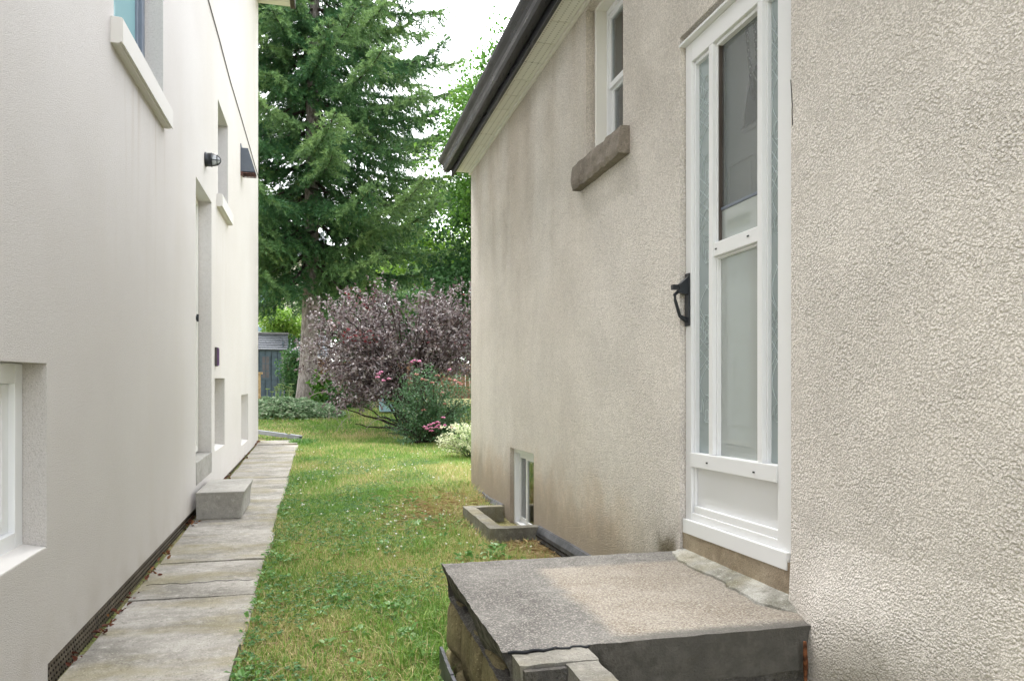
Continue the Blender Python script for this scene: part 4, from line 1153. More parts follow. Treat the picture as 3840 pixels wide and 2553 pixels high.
# ================================================================ SPRUCE
def spruce():
    bx, by, bz = (float(q) for q in at_t(21.7, 1152, 1500))
    H = 19.0
    T = thing('spruce_tree', 'tall old spruce tree with drooping dark green branches beyond the lawn', 'tree', (bx, by, bz))
    def trunk(z):   # leaning slightly
        return np.array([bx + .02 * z + .03 * math.sin(z * .5), by, bz + z])
    mb = MB(); zs = np.linspace(-.2, H, 40)
    mb.tube([Vector(trunk(z)) for z in zs], [max(.02, .25 * (1 - z / H) ** .8 + .10 * math.exp(-max(z, 0) * 2.2)) for z in zs], 14)
    mb.build('trunk', M['bark'], T)
    tw_p, tw_d, tw_tip, tw_s = [], [], [], []
    brs = MB()
    r_ = np.random.default_rng(11)
    def R_of(z):
        if z < 4.6: return 3.3 + .95 * max(0, z - 3.7)
        return 4.6 * (1 - (max(0, z - 3.9) / (H - 2.6)) ** 1.6) + .25
    z = 3.75
    while z < H - .6:
        nb = 6 if z < 12 else 5
        ph = r_.uniform(0, 6.28)
        for b in range(nb):
            az = ph + b * 2 * math.pi / nb + r_.normal(0, .22)
            L = R_of(z) * r_.uniform(.62, 1.12)
            zz = z + r_.uniform(-.18, .18)
            o = trunk(zz); h = np.array([math.cos(az), math.sin(az), 0.0])
            droop = (.10 if zz < 4.4 else 0) + r_.uniform(.10, .32) * (1.0 if zz < 8 else .75)
            n = 12
            t = np.linspace(0, 1, n)
            rise = (-.10 * t - droop * np.sin(t * math.pi * .62) + .20 * t ** 4 * r_.uniform(.2, 1)) * L
            side = np.array([-h[1], h[0], 0.0])
            pts = o + h * (t * L)[:, None] + side * (np.sin(t * 2.5 + ph) * .05 * L)[:, None] + np.array([0, 0, 1.0]) * rise[:, None]
            brs.tube([Vector(q) for q in pts], [.032 * (1 - .85 * q) * min(1.0, L / 2.5) + .006 for q in t], 5)
            bt = r_.normal(0, .17)
            # side branchlets, flat spray that hangs at its ends
            m = int(L * 18)
            for k in range(m):
                s = .08 + .92 * ((k + r_.random()) / m) ** .8
                if r_.random() < .06: continue
                fi = s * (n - 1); i0 = min(int(fi), n - 2); p = pts[i0] + (pts[i0 + 1] - pts[i0]) * (fi - i0)
                tg = pts[i0 + 1] - pts[i0]; tg /= np.linalg.norm(tg)
                sg = 1 if (k % 2) else -1
                ang = r_.uniform(.55, 1.15)
                d = tg * math.cos(ang) + side * sg * math.sin(ang) + np.array([0, 0, r_.uniform(-.35, .18)])
                d /= np.linalg.norm(d)
                l = (.30 + .50 * (1 - s) ** .6) * min(1, L / 2.6 + .25) * r_.uniform(.6, 1.2)
                nt_ = max(3, int(l / .062))
                tt = (np.arange(nt_) + r_.random(nt_) * .6) / nt_
                q = p + d * (tt * l)[:, None]; q[:, 2] -= .42 * l * tt ** 2
                dd = d + np.array([0, 0, -.42]) * tt[:, None] * 1.1 + r_.normal(0, .38, (nt_, 3))
                tw_p.append(q); tw_d.append(dd); tw_tip.append(np.clip(.15 + .75 * (s - .55) + bt * 1.4 + .4 * tt * (s > .7), 0, 1) * np.ones(nt_)); tw_s.append(np.full(nt_, 1.0))
            # top fur along the branch and the pointed end
            nt_ = int(L * 20); tt = .3 + .7 * r_.random(nt_)
            fi = tt * (n - 1); i0 = np.minimum(fi.astype(int), n - 2)
            q = pts[i0] + (pts[i0 + 1] - pts[i0]) * (fi - i0)[:, None]
            tg = pts[i0 + 1] - pts[i0]; tg /= np.linalg.norm(tg, axis=1, keepdims=True)
            tw_p.append(q); tw_d.append(tg + r_.normal(0, .45, (nt_, 3)) + np.array([0, 0, .2])); tw_tip.append(np.clip(tt - .45 + bt, 0, 1)); tw_s.append(np.full(nt_, 1.0))
            # pendulous curtains
            if r_.random() < .75:
                for k in range(int(L * 5)):
                    s = r_.uniform(.35, .98); fi = s * (n - 1); i0 = min(int(fi), n - 2); p = pts[i0] + (pts[i0 + 1] - pts[i0]) * (fi - i0)
                    l = r_.uniform(.18, .48); nt_ = int(l / .055)
                    tt = np.arange(nt_) / nt_
                    q = p + np.stack([r_.normal(0, .03, nt_) + side[0] * .1 * tt, r_.normal(0, .03, nt_) + side[1] * .1 * tt, -l * tt], 1)
                    tw_p.append(q); tw_d.append(np.array([0, 0, -1.0]) + r_.normal(0, .45, (nt_, 3)) + h * .35); tw_tip.append(np.full(nt_, max(0, min(1, bt)))); tw_s.append(np.full(nt_, .85))
        z += .32 if z < 11.5 else .55
    brs.build('branches', M['stem'], T)
    P = np.concatenate(tw_p); D = norm(np.concatenate(tw_d)); TP = np.concatenate(tw_tip); S = np.concatenate(tw_s)
    n = len(P)
    K = 8
    a = norm(np.cross(D, rand_dirs(n))); b = np.cross(D, a)
    Vs, Ts, Es = [], [], []
    base_t = np.clip(.42 + .2 * rng.normal(size=n) * .8, 0, 1)
    for k in range(K):
        q = 2 * math.pi * k / K + rng.random(n) * .8
        rad = a * np.cos(q)[:, None] + b * np.sin(q)[:, None]
        at_ = (rng.random(n) * .085 * S)[:, None]
        nd = norm(D * .85 + rad * .75)
        p0 = P + D * at_
        wv = norm(np.cross(nd, D)) * .0125
        ln = (.075 + .045 * rng.random(n))[:, None]
        Vs.append(np.stack([p0 - wv, p0 + wv, p0 + nd * ln], 1).reshape(-1, 3))
        Ts.append(np.repeat(np.clip(base_t + rng.normal(0, .06, n), 0, 1), 3)); Es.append(np.repeat(TP * .75, 3))
    V = np.concatenate(Vs)
    Fq = np.arange(len(V)).reshape(-1, 3)
    print('spruce triangles', len(Fq))
    np_obj('crown', V, [Fq], M['needle'], T, np.concatenate(Ts), extra=np.concatenate(Es))
spruce()

# ================================================================ BROADLEAF TREES
def leafy_tree(name, label, base, H, ctr, rad, nl, ls, mat, seed, nclump=60, trunk_r=.14, group=None, cat='tree', clump=.5, shell=.55):
    r_ = np.random.default_rng(seed)
    T = thing(name, label, cat, base, group)
    ctr = np.array(ctr, float); rad = np.array(rad, float); base = np.array(base, float)
    cd = r_.normal(size=(nclump, 3)); cd /= np.linalg.norm(cd, axis=1, keepdims=True)
    cr = shell + (1 - shell) * r_.random(nclump) ** .6
    cl = ctr + cd * cr[:, None] * rad * (1 + .18 * r_.normal(size=(nclump, 1)))
    mb = MB()
    fork = base + (ctr - base) * .45
    mb.tube([Vector(base - np.array([0, 0, .2])), Vector(base * .6 + fork * .4 + r_.normal(0, .03, 3)), Vector(fork), Vector(ctr * .7 + fork * .3)], [trunk_r * 1.25, trunk_r, trunk_r * .8, trunk_r * .4], 9)
    for k in range(0, nclump, 2):
        o = base + (ctr - base) * r_.uniform(.45, .95)
        mb.tube([Vector(q) for q in bez(o, (o + cl[k]) / 2 + np.array([0, 0, .12 * rad[2]]), cl[k], 6)], [trunk_r * .32 * (1 - .8 * q / 5) for q in range(6)], 5)
    mb.build('trunk', M['stem'], T)
    ci = r_.integers(0, nclump, nl)
    sz = clump * (0.6 + .8 * r_.random(nclump))
    p = cl[ci] + np.clip(r_.normal(size=(nl, 3)), -1.7, 1.7) * (sz[ci] * .42)[:, None] * np.array([1, 1, .62])
    d = norm(r_.normal(size=(nl, 3)) * .7 + np.array([0, 0, -.35]) + (p - ctr) / rad * .5)
    nr = norm(r_.normal(size=(nl, 3)) * .55 + np.array([0, 0, 1.0]))
    L = ls * r_.uniform(.6, 1.25, nl)
    V, Fq = leaf6(p, d, nr, L, L * .75)
    t = np.clip(.42 + .16 * r_.normal(size=nclump)[ci] + .18 * r_.normal(size=nl), 0, 1)
    np_obj('crown', V, Fq, mat, T, np.repeat(t, 6))
    return T
c_ = at_t(17, 2070, 560); b_ = (c_[0], c_[1], gz_(c_[0], c_[1]))
leafy_tree('maple_tree', 'bright green maple tree rising behind the gutter of the right house', b_, 8, c_, (2.15, 2.0, 2.9), 52000, .085, M['mapleleaf'], 3, 150, .16, clump=.66)
c_ = at_t(19, 1800, 1010); b_ = (c_[0], c_[1], gz_(c_[0], c_[1]))
leafy_tree('broadleaf_tree', 'dark green broadleaf tree close behind the corner of the right house', b_, 5, c_, (1.2, 1.0, 1.75), 15000, .10, M['darkleaf'], 4, 60, .08, clump=.6)
c_ = at_t(34, 1680, 930); b_ = (c_[0], c_[1], gz_(c_[0], c_[1]))
leafy_tree('broadleaf_tree', 'pale yellow-green tree far behind, between the spruce and the right house', b_, 5, c_, (3.0, 1.5, 2.6), 14000, .16, M['limeleaf'], 5, 60, .14, clump=1.0)
c_ = at_t(36, 1380, 1130); b_ = (c_[0], c_[1], gz_(c_[0], c_[1]))
leafy_tree('broadleaf_tree', 'dark broad tree beyond the fence, behind the spruce crown', b_, 5, c_, (3.2, 1.5, 2.7), 14000, .18, M['darkleaf'], 6, 70, .14, clump=1.2)
c_ = at_t(29, 1560, 1250); b_ = (c_[0], c_[1], gz_(c_[0], c_[1]))
leafy_tree('hedge', 'dark green hedge behind the brown fence, glimpsed through the purple shrub', b_, 2.6, c_, (4.2, .8, 1.7), 16000, .13, M['darkleaf'], 12, 80, .08, cat='hedge', clump=.8, shell=.2)
c_ = at_t(27.0, 1075, 1195); b_ = (c_[0], c_[1], gz_(c_[0], c_[1]))
leafy_tree('young_tree', 'young lime green tree behind the shed roof, left of the spruce trunk', b_, 2.4, c_, (1.0, .5, .62), 3600, .10, M['limeleaf'], 7, 30, .04, clump=.42)
c_ = at_t(23.6, 1106, 1400); b_ = (c_[0], c_[1], gz_(c_[0], c_[1]))
leafy_tree('garden_shrub', 'leafy green shrub between the shed and the spruce trunk', b_, 1.3, c_, (.36, .4, .78), 2600, .085, M['darkleaf'], 8, 26, .03, cat='shrub', clump=.34)
c_ = at_t(20.8, 1222, 1470); b_ = (c_[0], c_[1], gz_(c_[0], c_[1]))
leafy_tree('garden_shrub', 'broad-leaved bright green shrub at the right foot of the spruce trunk', b_, .8, c_, (.42, .35, .38), 700, .15, M['mapleleaf'], 9, 14, .02, cat='shrub', clump=.3)
c_ = at_t(19.6, 1300, 1475); b_ = (c_[0], c_[1], gz_(c_[0], c_[1]))
leafy_tree('garden_shrub', 'low dark green shrub under the purple shrub, in front of the brown fence', b_, .8, c_, (.55, .4, .42), 2600, .08, M['darkleaf'], 10, 24, .02, cat='shrub', clump=.3)

# ================================================================ PURPLE SHRUB
def purple():
    r_ = np.random.default_rng(21)
    b = np.array(at_t(14.6, 1545, 1625)); b[2] = gz_(b[0], b[1])
    T = thing('purple_shrub', 'wide spreading purple-leaved shrub hanging over the lawn behind the right house', 'shrub', tuple(b))
    c = np.array(at_t(15.1, 1515, 1350)); rx, ry, rz = 1.82, 1.35, 1.32
    stems, dead = MB(), MB(); P, D = [], []
    shoots = []
    for k in range(520):
        th = r_.uniform(0, 2 * math.pi); ph = math.acos(r_.uniform(-.12, 1))
        sg_ = lambda v: math.copysign(abs(v) ** .72, v)
        e = np.array([sg_(math.sin(ph) * math.cos(th)) * rx, sg_(math.sin(ph) * math.sin(th)) * ry, sg_(math.cos(ph)) * rz])
        e *= r_.uniform(.72, 1.04)
        if k % 6 == 0: e = np.array([-rx * r_.uniform(.2, .78), -ry * r_.uniform(.2, .9), -rz * r_.uniform(.05, .60)])
        if e[2] < .15 and e[0] > -.2 and r_.random() < .3: continue
        tip = c + e
        # drooping ends on the left
        mid = b * .35 + (c + e * .55) * .65 + np.array([0, 0, .35 + .25 * r_.random()])
        pts = bez(b + r_.normal(0, .07, 3) * np.array([1, 1, 0]), mid, tip, 14)
        if k % 5 == 0: stems.tube([Vector(q) for q in pts], [.022 * (1 - .85 * i / 13) + .003 for i in range(14)], 5)
        shoots.append(pts[6:])
        tg = pts[-1] - pts[-2]; tg /= np.linalg.norm(tg)
        # terminal shoot: upward at the top, hanging at the sides
        up = np.array([0, 0, .75 if e[2] > rz * .45 else -.35])
        d = tg * .6 + up + r_.normal(0, .25, 3); d /= np.linalg.norm(d)
        l = r_.uniform(.15, .42)
        sh = tip + d * (np.linspace(0, 1, 7)[:, None] * l)
        shoots.append(sh)
        for q in range(3):
            d2 = d * .5 + r_.normal(0, .6, 3); d2 /= np.linalg.norm(d2)
            o = pts[r_.integers(8, 14)]
            shoots.append(o + d2 * (np.linspace(0, 1, 6)[:, None] * r_.uniform(.15, .4)))
    for s in shoots:
        m = 10 if len(s) > 7 else 9
        t = r_.random(m) * (len(s) - 1.001); i0 = t.astype(int)
        P.append(s[i0] + (s[i0 + 1] - s[i0]) * (t - i0)[:, None] + r_.normal(0, .012, (m, 3)))
        tg = s[-1] - s[0]; tg /= np.linalg.norm(tg)
        D.append(tg * .5 + r_.normal(0, .75, (m, 3)))
    P = np.concatenate(P); D = norm(np.concatenate(D)); n = len(P)
    L = r_.uniform(.045, .085, n)
    nr = norm(r_.normal(size=(n, 3)) * .7 + np.array([0, -.25, .8]))
    V, Fq = leaf6(P, D, nr, L, L * .55, .12)
    t = np.clip(r_.beta(2, 1.9, n) * .93, 0, .93)
    red = (vnoise(P[:, 0] * 3.1, P[:, 2] * 3.1 + P[:, 1], 5) > .74) & (r_.random(n) < .22) & (P[:, 2] > c[2] + .25)
    t[red] = 1.0
    np_obj('foliage', V, Fq, M['purpleleaf'], T, np.repeat(t, 6))
    # low bare limbs reaching left over the grass
    for (px, py, r0) in ((1290, 1530, .035), (1330, 1590, .03), (1400, 1480, .03), (1440, 1560, .032), (1260, 1480, .02), (1370, 1560, .02)):
        e = np.array(at_t(14.4 + r_.uniform(-.4, .5), px, py))
        mid = (b + e) / 2 + np.array([.1, 0, -.03 + .08 * r_.random()])
        stems.tube([Vector(q + r_.normal(0, .012, 3)) for q in bez(b + np.array([0, 0, .08]), mid, e, 12)], [r0 * (1 - .75 * i / 11) for i in range(12)], 6)
    for q in range(34):
        o = np.array(at_t(r_.uniform(13.6, 14.8), r_.uniform(1230, 1440), r_.uniform(1420, 1590)))
        d = r_.normal(0, 1, 3) * np.array([1, .5, .8]); d /= np.linalg.norm(d); l = r_.uniform(.15, .5)
        dead.tube([Vector(p) for p in bez(o, o + d * l * .5 + np.array([0, 0, .1]), o + d * l + np.array([0, 0, r_.uniform(-.2, .1)]), 8)], .0045, 4)
    stems.build('stems', M['stem'], T); dead.build('dead_twigs', M['deadstem'], T)['kind'] = 'stuff'
purple()

# ================================================================ PINK-FLOWERED BUSH
def flower_bush():
    r_ = np.random.default_rng(31)
    b = np.array(at_t(13.2, 1590, 1650)); b[2] = gz_(b[0], b[1])
    T = thing('flowering_bush', 'dark green bush with pink flower clusters in front of the purple shrub', 'shrub', tuple(b))
    stems = MB(); P, D = [], []; tips = []
    for k in range(210):
        px = r_.uniform(1440, 1800); top = 1400 + 26 * abs(px - 1620) / 100 + r_.uniform(-40, 200)
        e = np.array(at_t(13.2 + r_.normal(0, .28), px, top + (60 if px < 1500 else 0)))
        o = b + np.array([r_.normal(0, .10), r_.normal(0, .10), 0])
        pts = bez(o, o * .45 + e * .55 + np.array([(o[0] - e[0]) * .35, 0, .1]), e, 12)
        if k % 2 == 0: stems.tube([Vector(q) for q in pts], [.007 * (1 - .7 * i / 11) + .0015 for i in range(12)], 4)
        tips.append(pts[-1])
        m = 46; t = (4 + 7 * r_.random(m) ** .8); t = np.minimum(t, 10.99); i0 = t.astype(int)
        P.append(pts[i0] + (pts[i0 + 1] - pts[i0]) * (t - i0)[:, None] + r_.normal(0, .03, (m, 3)))
        D.append((pts[-1] - pts[6]) / np.linalg.norm(pts[-1] - pts[6]) * .5 + r_.normal(0, .7, (m, 3)))
    # skirt of low shoots on the right
    P2 = np.stack([r_.normal(.25, .28, 1500), r_.normal(-.1, .18, 1500), np.abs(r_.normal(0, .28, 1500)) + .05], 1) + b
    P.append(P2); D.append(r_.normal(0, .7, (1500, 3)) + np.array([0, 0, .2]))
    P = np.concatenate(P); D = norm(np.concatenate(D)); n = len(P)
    L = r_.uniform(.04, .075, n)
    V, Fq = leaf_quads(P, D, norm(r_.normal(size=(n, 3)) * .6 + np.array([0, -.2, .9])), L, L * .34)
    np_obj('foliage', V, Fq, M['bushleaf'], T, np.repeat(np.clip(r_.normal(.5, .2, n), 0, .96) + (r_.random(n) < .012) * .4, 4))
    stems.build('stems', M['stem'], T)
    spots = [(1420, 1400, 1), (1428, 1393, 1), (1416, 1412, 1), (1460, 1418, 1), (1437, 1425, 1), (1540, 1356, 1), (1553, 1350, 1), (1572, 1352, 1), (1560, 1402, 0), (1585, 1420, 0), (1600, 1424, 0), (1620, 1432, 0), (1640, 1405, 0), (1688, 1384, 1), (1685, 1420, 0), (1705, 1424, 0), (1722, 1432, 0), (1728, 1440, 0), (1660, 1470, 0), (1590, 1536, 0), (1668, 1512, 0),
             (1594, 1598, 1), (1600, 1605, 1), (1616, 1602, 1), (1617, 1612, 1), (1626, 1585, 1), (1641, 1580, 1), (1643, 1592, 1), (1652, 1602, 1), (1668, 1592, 1), (1662, 1564, 1), (1612, 1590, 1), (1635, 1600, 1), (1698, 1600, 0), (1710, 1606, 0)]
    ico = bmesh.new(); bmesh.ops.create_icosphere(ico, subdivisions=1, radius=1.0)
    iv = [Vector(v.co) for v in ico.verts]; ifc = [tuple(v.index for v in f.verts) for f in ico.faces]; ico.free()
    for i_, (px, py, live) in enumerate(spots):
        c = Vector(at_t((12.4 if py > 1540 else 12.75) + .1 * r_.random(), px, py)); mb = MB()
        for q in range(13):
            a = r_.uniform(0, 6.28); rr = .034 * math.sqrt(r_.random())
            cc = c + Vector((rr * math.cos(a), rr * math.sin(a), .012 * r_.random() - rr * .5)); s = r_.uniform(.008, .014)
            mb.add([cc + v * s for v in iv], ifc)
        tn = None
        o = mb.build('flower_head', M['petal'] if live else M['fadedpetal'], T)
        at = o.data.attributes.new('tint', 'FLOAT', 'POINT'); at.data.foreach_set('value', np.repeat(r_.random(13), 12).astype(np.float32))
flower_bush()

# ================================================================ VARIEGATED BUSH by the right house corner
def vari():
    r_ = np.random.default_rng(41)
    b = np.array(at_t(10.9, 1768, 1708)); b[2] = gz_(b[0], b[1])
    T = thing('variegated_bush', 'small white and green variegated bush at the rear corner of the right house', 'shrub', tuple(b))
    stems = MB(); P, D, TT = [], [], []
    for k in range(150):
        a = r_.uniform(0, 6.28); l = r_.uniform(.2, .50); up = r_.uniform(.08, .44)
        e = b + np.array([math.cos(a) * l, math.sin(a) * l * .8, up + .03])
        pts = bez(b + r_.normal(0, .04, 3) * np.array([1, 1, 0]), b + np.array([math.cos(a) * l * .45, math.sin(a) * l * .4, up * 1.15]), e, 10)
        if k % 3 == 0: stems.tube([Vector(q) for q in pts], .003, 4)
        m = 34; t = np.minimum(2 + 7 * r_.random(m) ** .7, 8.99); i0 = t.astype(int)
        P.append(pts[i0] + (pts[i0 + 1] - pts[i0]) * (t - i0)[:, None] + r_.normal(0, .012, (m, 3))); TT.append(np.clip(.12 + .10 * t + r_.normal(0, .2, m), 0, 1))
        D.append((pts[-1] - pts[4]) / np.linalg.norm(pts[-1] - pts[4]) * .6 + r_.normal(0, .6, (m, 3)))
    P = np.concatenate(P); D = norm(np.concatenate(D)); n = len(P); L = r_.uniform(.02, .042, n)
    V, Fq = leaf_quads(P, D, norm(r_.normal(size=(n, 3)) * .5 + np.array([0, -.1, 1])), L, L * .6)
    np_obj('foliage', V, Fq, M['varileaf'], T, np.repeat(np.concatenate(TT), 4)); stems.build('stems', M['stem'], T)
vari()

# ================================================================ GOUTWEED GROUND COVER
def mound():
    r_ = np.random.default_rng(51); n = 11000
    pts = []
    cxy = [(at_t(17.6, px, 1540), rx, ry, h) for px, rx, ry, h in ((960, .8, 1.2, .40), (1040, .75, 1.2, .42), (1110, .6, 1.1, .36), (1180, .55, .9, .26), (1225, .4, .7, .14))]
    P = []
    for c, rx, ry, h in cxy:
        m = n // 5; a = r_.uniform(0, 6.28, m); rr = np.sqrt(r_.random(m))
        x = c[0] + rr * np.cos(a) * rx; y = c[1] + rr * np.sin(a) * ry
        z = zg(x, y) + h * np.sqrt(np.clip(1 - rr ** 2, 0, 1)) * (.72 + .55 * fbm(x * 3, y * 3, 6)) - np.abs(r_.normal(0, .035, m))
        P.append(np.stack([x, y, z], 1))
    P = np.concatenate(P); n = len(P); a = r_.uniform(0, 6.28, n)
    D = norm(np.stack([np.cos(a), np.sin(a) - .4, r_.normal(-.15, .25, n)], 1)); L = r_.uniform(.05, .095, n)
    V, Fq = leaf6(P, D, norm(r_.normal(size=(n, 3)) * .35 + np.array([0, -.3, 1])), L, L * .6)
    t = np.clip(r_.normal(.55, .25, n), 0, 1)
    o = np_obj('ground_cover', V, Fq, M['goutleaf'], None, np.repeat(t, 6)); tag(o, 'low mound of white-edged pale green ground cover in front of the shed and trunk', 'ground cover', kind='stuff')
    # seed stalks
    mb = MB(); V2 = []; 
    for k in range(16):
        p = np.array(at_t(18.3 + r_.uniform(-.3, .5), r_.uniform(985, 1100), 1520)); h = r_.uniform(.28, .5)
        mb.tube([Vector(p), Vector(p + np.array([.02, 0, h]))], .006, 4)
        for q in range(9):
            a = r_.uniform(0, 6.28); s = .05 * r_.random() + .02
            mb.tube([Vector(p + np.array([.02, 0, h])), Vector(p + np.array([.02 + s * math.cos(a), s * math.sin(a), h + .03]))], [.004, .012], 4)
    st_ = mb.build('flower_stalks', M['stalk'] if 'stalk' in M else plain('green_seed_heads', (.20, .28, .11), .8, .2)); tag(st_, 'tall green seed stalks standing above the pale ground cover', 'seed stalks', kind='stuff')
mound()

# ================================================================ LAWN GRASS
def dryness(x, y):
    d = fbm(x * 1.9, y * 1.25, 40) * .95 - .14
    d = d + .22 * smooth(.75, 1.45, x) * (1 - smooth(8.2, 9.2, y)) + .14 * (1 - smooth(4.0, 5.6, y)) * fbm(x * 3.2, y * 3.2, 9)
    d = d + .24 * np.exp(-((x - 1.08) / .36) ** 2 - ((y - 6.6) / .55) ** 2)
    d = d + .30 * np.exp(-((x - 1.2) / .5) ** 2 - ((y - 9.4) / .6) ** 2) + .35 * np.exp(-((x - .9) / .9) ** 2 - ((y - 14.6) / .5) ** 2)
    d = d - .25 * np.exp(-((x - .25) / .5) ** 2 - ((y - 6.9) / 1.1) ** 2)
    return np.clip(d, 0, 1)
def blocked(x, y):
    b = (x < -.335) & (y < 14.03)
    b |= (x > XR - .045) & (y < YC + .02)
    b |= (x > .50) & (x < 1.6) & (y > 1.2) & (y < 3.21)
    b |= (x > wx0 - .01) & (y > wy0 - .01) & (y < wy1 + .01) & (x < XR)
    return b
def grass():
    r_ = np.random.default_rng(61)
    zones = [(-.36, 1.55, 2.2, 5.2, 11500, .0042, 1.0), (-.36, 1.55, 5.2, 8.0, 9000, .0048, 1.0), (-.36, 3.6, 8.0, 11.0, 4200, .007, 1.0), (-.9, 4.2, 11.0, 14.5, 2700, .011, 1.05), (-1.9, 4.5, 14.5, 19.5, 1300, .016, 1.15)]
    Vq, Tq, Vt, Tt = [], [], [], []
    for (x0, x1, y0, y1, den, wd, hs_) in zones:
        n = int((x1 - x0) * (y1 - y0) * den)
        x = r_.uniform(x0, x1, n); y = r_.uniform(y0, y1, n)
        keep = ~blocked(x, y); x, y = x[keep], y[keep]
        dr = dryness(x, y)
        bare = np.exp(-((x - 1.0) / .30) ** 2 - ((y - 6.75) / .35) ** 2)
        keep = r_.random(len(x)) > .25 * bare; x, y, dr = x[keep], y[keep], dr[keep]
        n = len(x)
        h = (.024 + .03 * r_.random(n)) * hs_ * (1 + .7 * (fbm(x * 2.6, y * 2.6, 14) - .4))
        edge = (x > .95) & (y < 9.0); h[edge] *= 1 + 1.25 * r_.random(edge.sum()) ** 2
        nearland = (y > 3.2) & (y < 4.1) & (x > .3); h[nearland] *= 1 + 1.3 * r_.random(nearland.sum()) ** 2
        side_ = (y < 3.3) & (x > .30); h[side_] *= 1 + 1.0 * r_.random(side_.sum()) ** 2
        a = r_.uniform(0, 6.28, n); ln = r_.uniform(.25, 1.35, n)
        dx, dy = np.cos(a) * ln * h, np.sin(a) * ln * h
        w_ = wd * r_.uniform(.6, 1.3, n) * .5
        wx, wy = -np.sin(a) * w_, np.cos(a) * w_
        z = zg(x, y) - .006
        dead = r_.random(n) < (dr * 1.15 - .12)
        t = np.where(dead, r_.uniform(.66, 1.0, n), np.clip(.18 + .36 * dr + r_.normal(0, .14, n), 0, .62))
        p = np.stack([x, y, z], 1); wv = np.stack([wx, wy, 0 * wx], 1)
        mid = p + np.stack([dx * .38, dy * .38, h * .62], 1); tip = p + np.stack([dx, dy, h * np.where(ln > .9, .72, 1.0)], 1)
        if y0 < 8:
            Vq.append(np.stack([p - wv, p + wv, mid + wv * .8, mid - wv * .8, tip], 1).reshape(-1, 3)); Tq.append(np.repeat(t, 5))
        else:
            Vt.append(np.stack([p - wv, p + wv, tip], 1).reshape(-1, 3)); Tt.append(np.repeat(t, 3))
    V5 = np.concatenate(Vq); n5 = len(V5) // 5; b = np.arange(n5) * 5
    V3 = np.concatenate(Vt); n3 = len(V3) // 3; b3 = np.arange(n3) * 3 + len(V5)
    o = np_obj('grass', np.concatenate([V5, V3]), [np.stack([b, b + 1, b + 2, b + 3], 1), np.concatenate([np.stack([b + 3, b + 2, b + 4], 1), np.stack([b3, b3 + 1, b3 + 2], 1)])], M['grass'], None, np.concatenate(Tq + Tt))
    print('grass blades', n5 + n3)
    tag(o, 'short patchy lawn grass, green mixed with dry straw, between the two houses', 'grass', kind='stuff')
grass()

